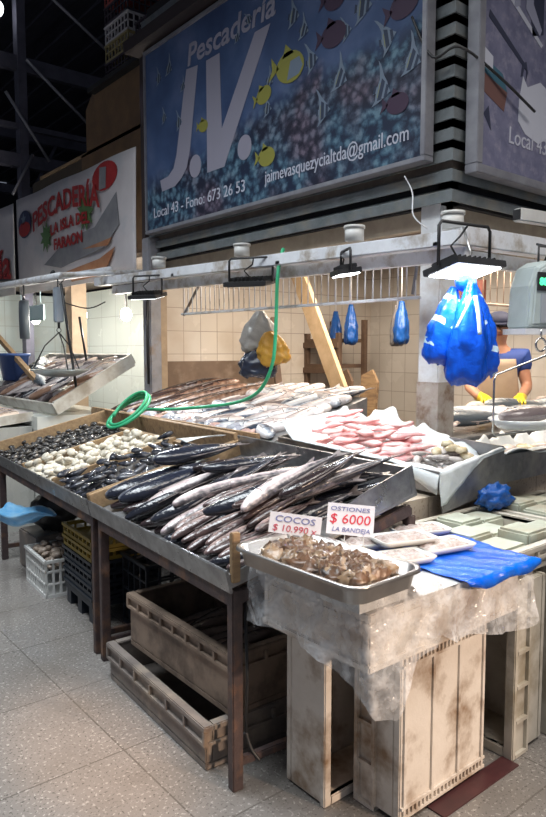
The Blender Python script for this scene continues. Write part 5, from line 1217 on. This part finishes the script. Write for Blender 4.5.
for k, (a0, a1) in enumerate((((2.42, 5.88, 2.2), (2.56, 5.93, 1.27)), ((2.9, 6.6, 1.95), (2.95, 6.55, 1.45)))):
    mb = MB(); mb.tube([a0, a1], .012, 6); o = mb.build('steel_rod', black); tag(o, ['long dark rod slanting down in front of the neighbour stall tray', 'short dark rod behind the tripod of the long hanging scale'][k], 'rod')
t = thing('wooden_post', 'pale wooden post of the neighbour stall behind the long hanging scale', 'post', (3.3, 7.6, 0)); mb = MB(); mb.box((-.09, -.09, 0), (.09, .09, 2.5)); mb.build('shaft', M('pale_post_wood', (.5, .38, .27), (.42, .31, .22), rough=.6), t)
t = thing('dial_scale', 'round grey dial scale hanging at the far left of the neighbour stall', 'scale', (2.7, 7.6, 1.95)); mb = MB(); mb.lathe([(.02, -.05), (.21, -.05), (.22, 0), (.21, .05), (.02, .05)], 28, 0, RZ(1.2) @ RX(PI / 2)); mb.build('dial', M('dial_grey', (.12, .15, .18), rough=.5), t); mb = MB(); mb.tube([(0, 0, .2), (0, 0, .38)], .008, 6); mb.build('hanger', black, t)
t = thing('blue_bucket', 'blue plastic bucket on the neighbour stall at the left edge', 'bucket', (2.62, 7.75, 1.28)); mb = MB(); mb.lathe([(.12, 0), (.17, .3), (.18, .3), (.18, .27), (.165, .27), (.115, .01), (.01, .01)], 24); mb.build('pail', M('blue_pail', (.06, .12, .34), rough=.4), t)
mb = MB(); mb.box((-.02, -.02, -.32), (.02, .02, 0)); mb.build('stand', black, t)
t = thing('wooden_batten', 'pale batten slanting across the far left of the neighbour stall', 'batten', (2.6, 6.9, 1.25)); mb = MB(); mb.bar((0, 0, 0), (0, 1.5, .6), .05, .05); mb.build('stick', woodx, t)
blb = emit('warm_bulb', (1, .9, .7), 25)
for k, (x, y, z) in enumerate(((3.5, 6.75, 2.0), (3.6, 8.1, 2.05), (3.5, 9.4, 2.05))):
    t = thing('light_bulb', ['glowing bulb over the neighbour stall nearest the grey post', 'glowing bulb over the neighbour stall behind the hanging scale', 'glowing bulb over the neighbour stall furthest to the left'][k], 'lamp', (x, y, z))
    mb = MB(); mb.ball((0, 0, 0), .06, .06, .075, 12, 8); mb.build('glass', blb, t); mb = MB(); mb.tube([(0, 0, .05), (0, 0, .55)], .012, 6); mb.build('cord', black, t)
mb = MB(); mb.box((3.4, 5.9, 2.55), (4.6, 11, 2.6)); struct('ceiling_neighbour', mb, D.materials['kiosk_ceiling_board'])
t = thing('hanging_sign', 'pale blue hanging panel over the neighbour stall at the left edge', 'panel', (3.3, 8.6, 2.0)); mb = MB(); mb.box((0, 0, 0), (.02, .9, .2)); mb.box((0, .1, .2), (.01, .11, .55)); mb.box((0, .8, .2), (.01, .81, .55)); mb.build('board', M('pale_blue_panel', (.4, .55, .62), rough=.5), t)

# ------------------------------------------------------------------ roof zone
t = thing('plywood_panel', 'brown plywood panel standing above the white banner, left of the big sign', 'panel', (3.62, 6.45, 2.6))
mb = MB(); mb.prism([(-1.55, 0), (.06, 0), (.06, 2.0), (-1.2, 2.0), (-1.4, 1.85), (-1.4, 1.36), (-1.55, 1.36)], 0, .03, 0, FX(0, 0, 0)); mb.build('sheet', tanboard, t)
mb = MB(); mb.box((-.03, -.1, 1.33), (-.001, 2.9, 1.37)); mb.build('ledge', woodx, t)
mb = MB(); mb.box((-.02, 1.5, .6), (.02, 3.2, 1.33)); mb.build('slat_wall', M('dark_olive_slats', (.09, .07, .05), (.05, .04, .03), scale=4, rough=.8, stretch=(1, 14, 1)), t)
ccol = [M('dull_red_crate', (.35, .07, .06), rough=.6), M('dull_white_crate', (.5, .48, .5), rough=.6), M('dull_olive_crate', (.3, .25, .12), rough=.6), M('dull_dark_crate', (.04, .03, .045), rough=.6)]
zz = 4.62
mb = MB(); mb.box((3.5, 5.9, 4.56), (4.7, 7.6, 4.61)); o = mb.build('roof_deck', slatback); o['kind'] = 'structure'; o.name = 'ceiling_deck'
for k in range(7):
    y = 6.8 if k < 5 else 6.1; z = zz + (k if k < 5 else k - 5) * .2
    basket('market_crate', ['dark crate at the bottom of the rooftop stack', 'olive crate second in the rooftop stack', 'whitish crate in the middle of the rooftop stack', 'dark crate fourth in the rooftop stack', 'dull red crate on top of the rooftop stack', 'dull red crate on the stall roof next to the sign end', 'dark crate on top of the red one beside the sign end'][k], TR(3.85, y + .26, z), .5, .54, .19, ccol[(3, 2, 1, 3, 0, 0, 3)[k]], rows=2, cols=7, group='crates on the stall roof')
t = thing('hanging_bundle', 'dark rolled bundle tied to the sign end under the roof', 'bundle', (3.25, 5.72, 3.6))
mb = MB(); mb.lathe([(.03, 0), (.09, .06), (.1, .35), (.07, .6), (.09, .8), (.03, .95)], 14); mb.build('roll', M('dark_mauve_cloth', (.06, .045, .06), rough=.8), t); mb = MB(); mb.tube([(0, 0, .95), (.1, 0, 1.05)], .012, 6); mb.build('tie', paint, t)
mb = MB(); mb.box((3.0, 2.3, 4.26), (3.3, 5.75, 4.36)); mb.box((3.16, 5.69, 2.4), (3.3, 5.75, 4.26)); o = mb.build('sign_header', M('dark_red_brown_board', (.03, .02, .022), rough=.7)); tag(o, 'dark board running along the top and end of the big sign', 'board')
mb = MB()
for k in range(16): mb.box((3.3 + k * .1, 4.0, 5.3 + .02 * (k % 2)), (3.4 + k * .1, 6.2, 5.34 + .02 * (k % 2)))
o = mb.build('green_sheet', M('teal_corrugated', (.06, .28, .25), rough=.6)); tag(o, 'teal corrugated sheet high above the sign', 'roof sheet')
mb = MB(); mb.bar((3.1, 2.4, 5.1), (3.1, 6.4, 5.15), .12, .16); o = mb.build('red_beam', M('dull_red_steel', (.3, .04, .05), rough=.6)); tag(o, 'dull red steel beam running above the big sign', 'beam')
# brackets holding the high pieces to the roof
for k, (x, y) in enumerate(((3.1, 3.0), (3.1, 6.0), (4.2, 5.9), (4.2, 4.3))):
    z = 5.2 if x < 3.5 else 5.36
    mb = MB(); mb.tube([(x, y, z), (x, y, 7.5)], .015, 6); o = mb.build('roof_hanger', darksteel); tag(o, ['thin dark rod holding the near end of the red beam', 'thin dark rod holding the far end of the red beam', 'thin dark rod holding the far end of the teal sheet', 'thin dark rod holding the near end of the teal sheet'][k], 'rod')
tr = thing('roof_truss', 'dark steel truss crossing the hall above the white banner', 'truss', (3.6, 10, 0))
mb = MB(); mb.box((-.06, -.08, 0), (.06, .08, 7.5)); mb.build('column', darksteel, tr)
mb = MB(); mb.box((-3.5, -.07, 4.22), (2.6, .07, 4.4)); mb.build('lower_chord', darksteel, tr)
mb = MB(); mb.box((-3.5, -.05, 5.55), (5, .05, 5.75)); mb.box((-3.5, -.05, 4.75), (5, .05, 4.82)); mb.build('upper_chord', darksteel, tr)
lightrod = M('pale_grey_rod', (.3, .3, .34), rough=.5, metal=.4)
for a0, a1 in (((-.25, -.1, 5.2), (.35, -.1, 4.35)), ((.05, -.1, 5.7), (1.1, -.1, 4.9)), ((.0, -.12, 6.9), (1.7, -.12, 5.9)), ((-.2, -.12, 3.8), (.1, -.12, 4.4))):
    mb = MB(); mb.tube([a0, a1], .022, 6); mb.build('brace', lightrod, tr)
tr2 = thing('roof_truss', 'dark steel truss far back in the hall under the roof', 'truss', (4.5, 17, 0))
mb = MB(); mb.box((-8, -.1, 5.4), (9, .1, 5.6)); mb.box((-8, -.1, 6.7), (9, .1, 6.9)); mb.build('chords', darksteel, tr2)
for k in range(12):
    mb = MB(); mb.bar((-8 + k * 1.4, 0, 5.5), (-7.3 + k * 1.4, 0, 6.8), .06, .06); mb.build('brace', darksteel, tr2)
mb = MB(); mb.box((-8, -.15, 0), (-7.7, .15, 5.4)); mb.box((8.5, -.15, 0), (8.8, .15, 5.4)); mb.build('column', darksteel, tr2)
tl = thing('tube_lamp', 'glowing white lamp at the top left corner under the hall roof', 'lamp', (3.28, 10, 6.32)); mb = MB(); mb.ball((0, 0, 0), .11, .11, .12, 14, 10); mb.build('glass', emit('hall_lamp', (.95, .97, 1), 6), tl); mb = MB(); mb.tube([(0, 0, .1), (0, 0, 1.2)], .012, 6); mb.build('cord', black, tl)
# cables in front of the louvres
for k, (pts, r_, lab) in enumerate((([(3.1, 2.55, 3.45), (3.12, 2.42, 3.2), (3.17, 2.28, 3.22), (3.45, 2.22, 3.12), (3.8, 2.2, 3.0)], .008, 'black cable crossing the louvred corner between the two signs'),
                              ([(3.12, 2.6, 2.6), (3.13, 2.55, 2.5), (3.08, 2.5, 2.36), (3.1, 2.42, 2.28)], .004, 'thin pale cable hanging below the corner of the big sign'))):
    mb = MB(); mb.tube(smooth(pts), r_, 6); o = mb.build('cable', black if k == 0 else paint); tag(o, lab, 'cable')
for p in TMP: kill(p)

# ------------------------------------------------------------------ light
def area(name, loc, rot, sx, sy, power, col=(1, 1, 1), spread=180):
    li = D.lights.new(name, 'AREA'); li.shape = 'RECTANGLE'; li.size = sx; li.size_y = sy; li.energy = power; li.color = col; li.spread = rad(spread)
    o = D.objects.new(name, li); C.objects.link(o); o.location = loc; o.rotation_euler = rot; return o
def aim(o, target):
    d = Vector(target) - o.location; o.rotation_euler = d.to_track_quat('-Z', 'Y').to_euler()
def spot(name, loc, target, power, col, ang, blend=.5, r=.1):
    li = D.lights.new(name, 'SPOT'); li.energy = power; li.color = col; li.spot_size = rad(ang); li.spot_blend = blend; li.shadow_soft_size = r
    o = D.objects.new(name, li); C.objects.link(o); o.location = loc; aim(o, target); return o
def point(name, loc, power, col, r=.06):
    li = D.lights.new(name, 'POINT'); li.energy = power; li.color = col; li.shadow_soft_size = r
    o = D.objects.new(name, li); C.objects.link(o); o.location = loc; return o
w = D.worlds.new('hall_air'); bpy.context.scene.world = w; w.use_nodes = True
w.node_tree.nodes['Background'].inputs[0].default_value = (.72, .8, 1.0, 1); w.node_tree.nodes['Background'].inputs[1].default_value = .2
cool = (.9, .96, 1.0); warm = (1, .78, .52)
a = area('hall_lamps_left', (.2, 3.2, 5.6), (0, 0, 0), 1.6, 5, 230, cool, 120)
a = area('hall_lamps_right', (2.6, -.6, 5.6), (0, 0, 0), 4, 1.6, 150, (1, .93, .85), 120)
# floodlights of the stall
spot('floodlight_large', (2.70, 1.9, 1.955), (2.55, 1.75, .9), 58, cool, 150, .8, .1)
spot('floodlight_small', (2.80, 2.77, 2.02), (2.6, 2.9, 1.0), 45, cool, 150, .8, .07)
spot('floodlight_far', (2.77, 5.0, 2.03), (2.2, 4.8, 1.0), 80, cool, 150, .8, .08)
area('kiosk_lamp', (4.4, 4.2, 2.58), (0, 0, 0), 1.6, .8, 80, (1, .86, .7))
area('kiosk_lamp_right', (4.6, 2.75, 2.55), (0, 0, 0), 1.6, .4, 45, (1, .86, .7))
for (x, y, z) in ((3.42, 6.75, 1.94), (3.52, 8.1, 1.99), (3.42, 9.4, 1.99)): point('bulb_light', (x, y, z), 44, (1, .94, .84))
spot('low_evening_lamp', (3.2, -4.5, 2.6), (1.55, 1.7, .25), 1500, (1, .74, .54), 18, .7, .12)
spot('evening_lamp_aisle', (.9, -3.5, 3.2), (1.1, 2.45, 0), 3600, (1, .6, .34), 6.5, .9, .1)
cam = D.cameras.new('camera'); co = D.objects.new('camera', cam); C.objects.link(co)
F_ = 680.0; cam.sensor_fit = 'VERTICAL'; cam.sensor_height = 24; cam.lens = F_ / 817 * 24; cam.clip_start = .05
co.location = (0, 0, 1.6); yaw = rad(39.5); pit = math.atan(57 / 680)
fwd = Vector((math.sin(yaw) * math.cos(pit), math.cos(yaw) * math.cos(pit), -math.sin(pit)))
co.rotation_euler = fwd.to_track_quat('-Z', 'Y').to_euler()
sc_ = bpy.context.scene; sc_.camera = co
sc_.view_settings.view_transform = 'Standard'; sc_.view_settings.look = 'None'; sc_.view_settings.exposure = 0.0; sc_.view_settings.gamma = 1; sc_.view_settings.use_curve_mapping = False
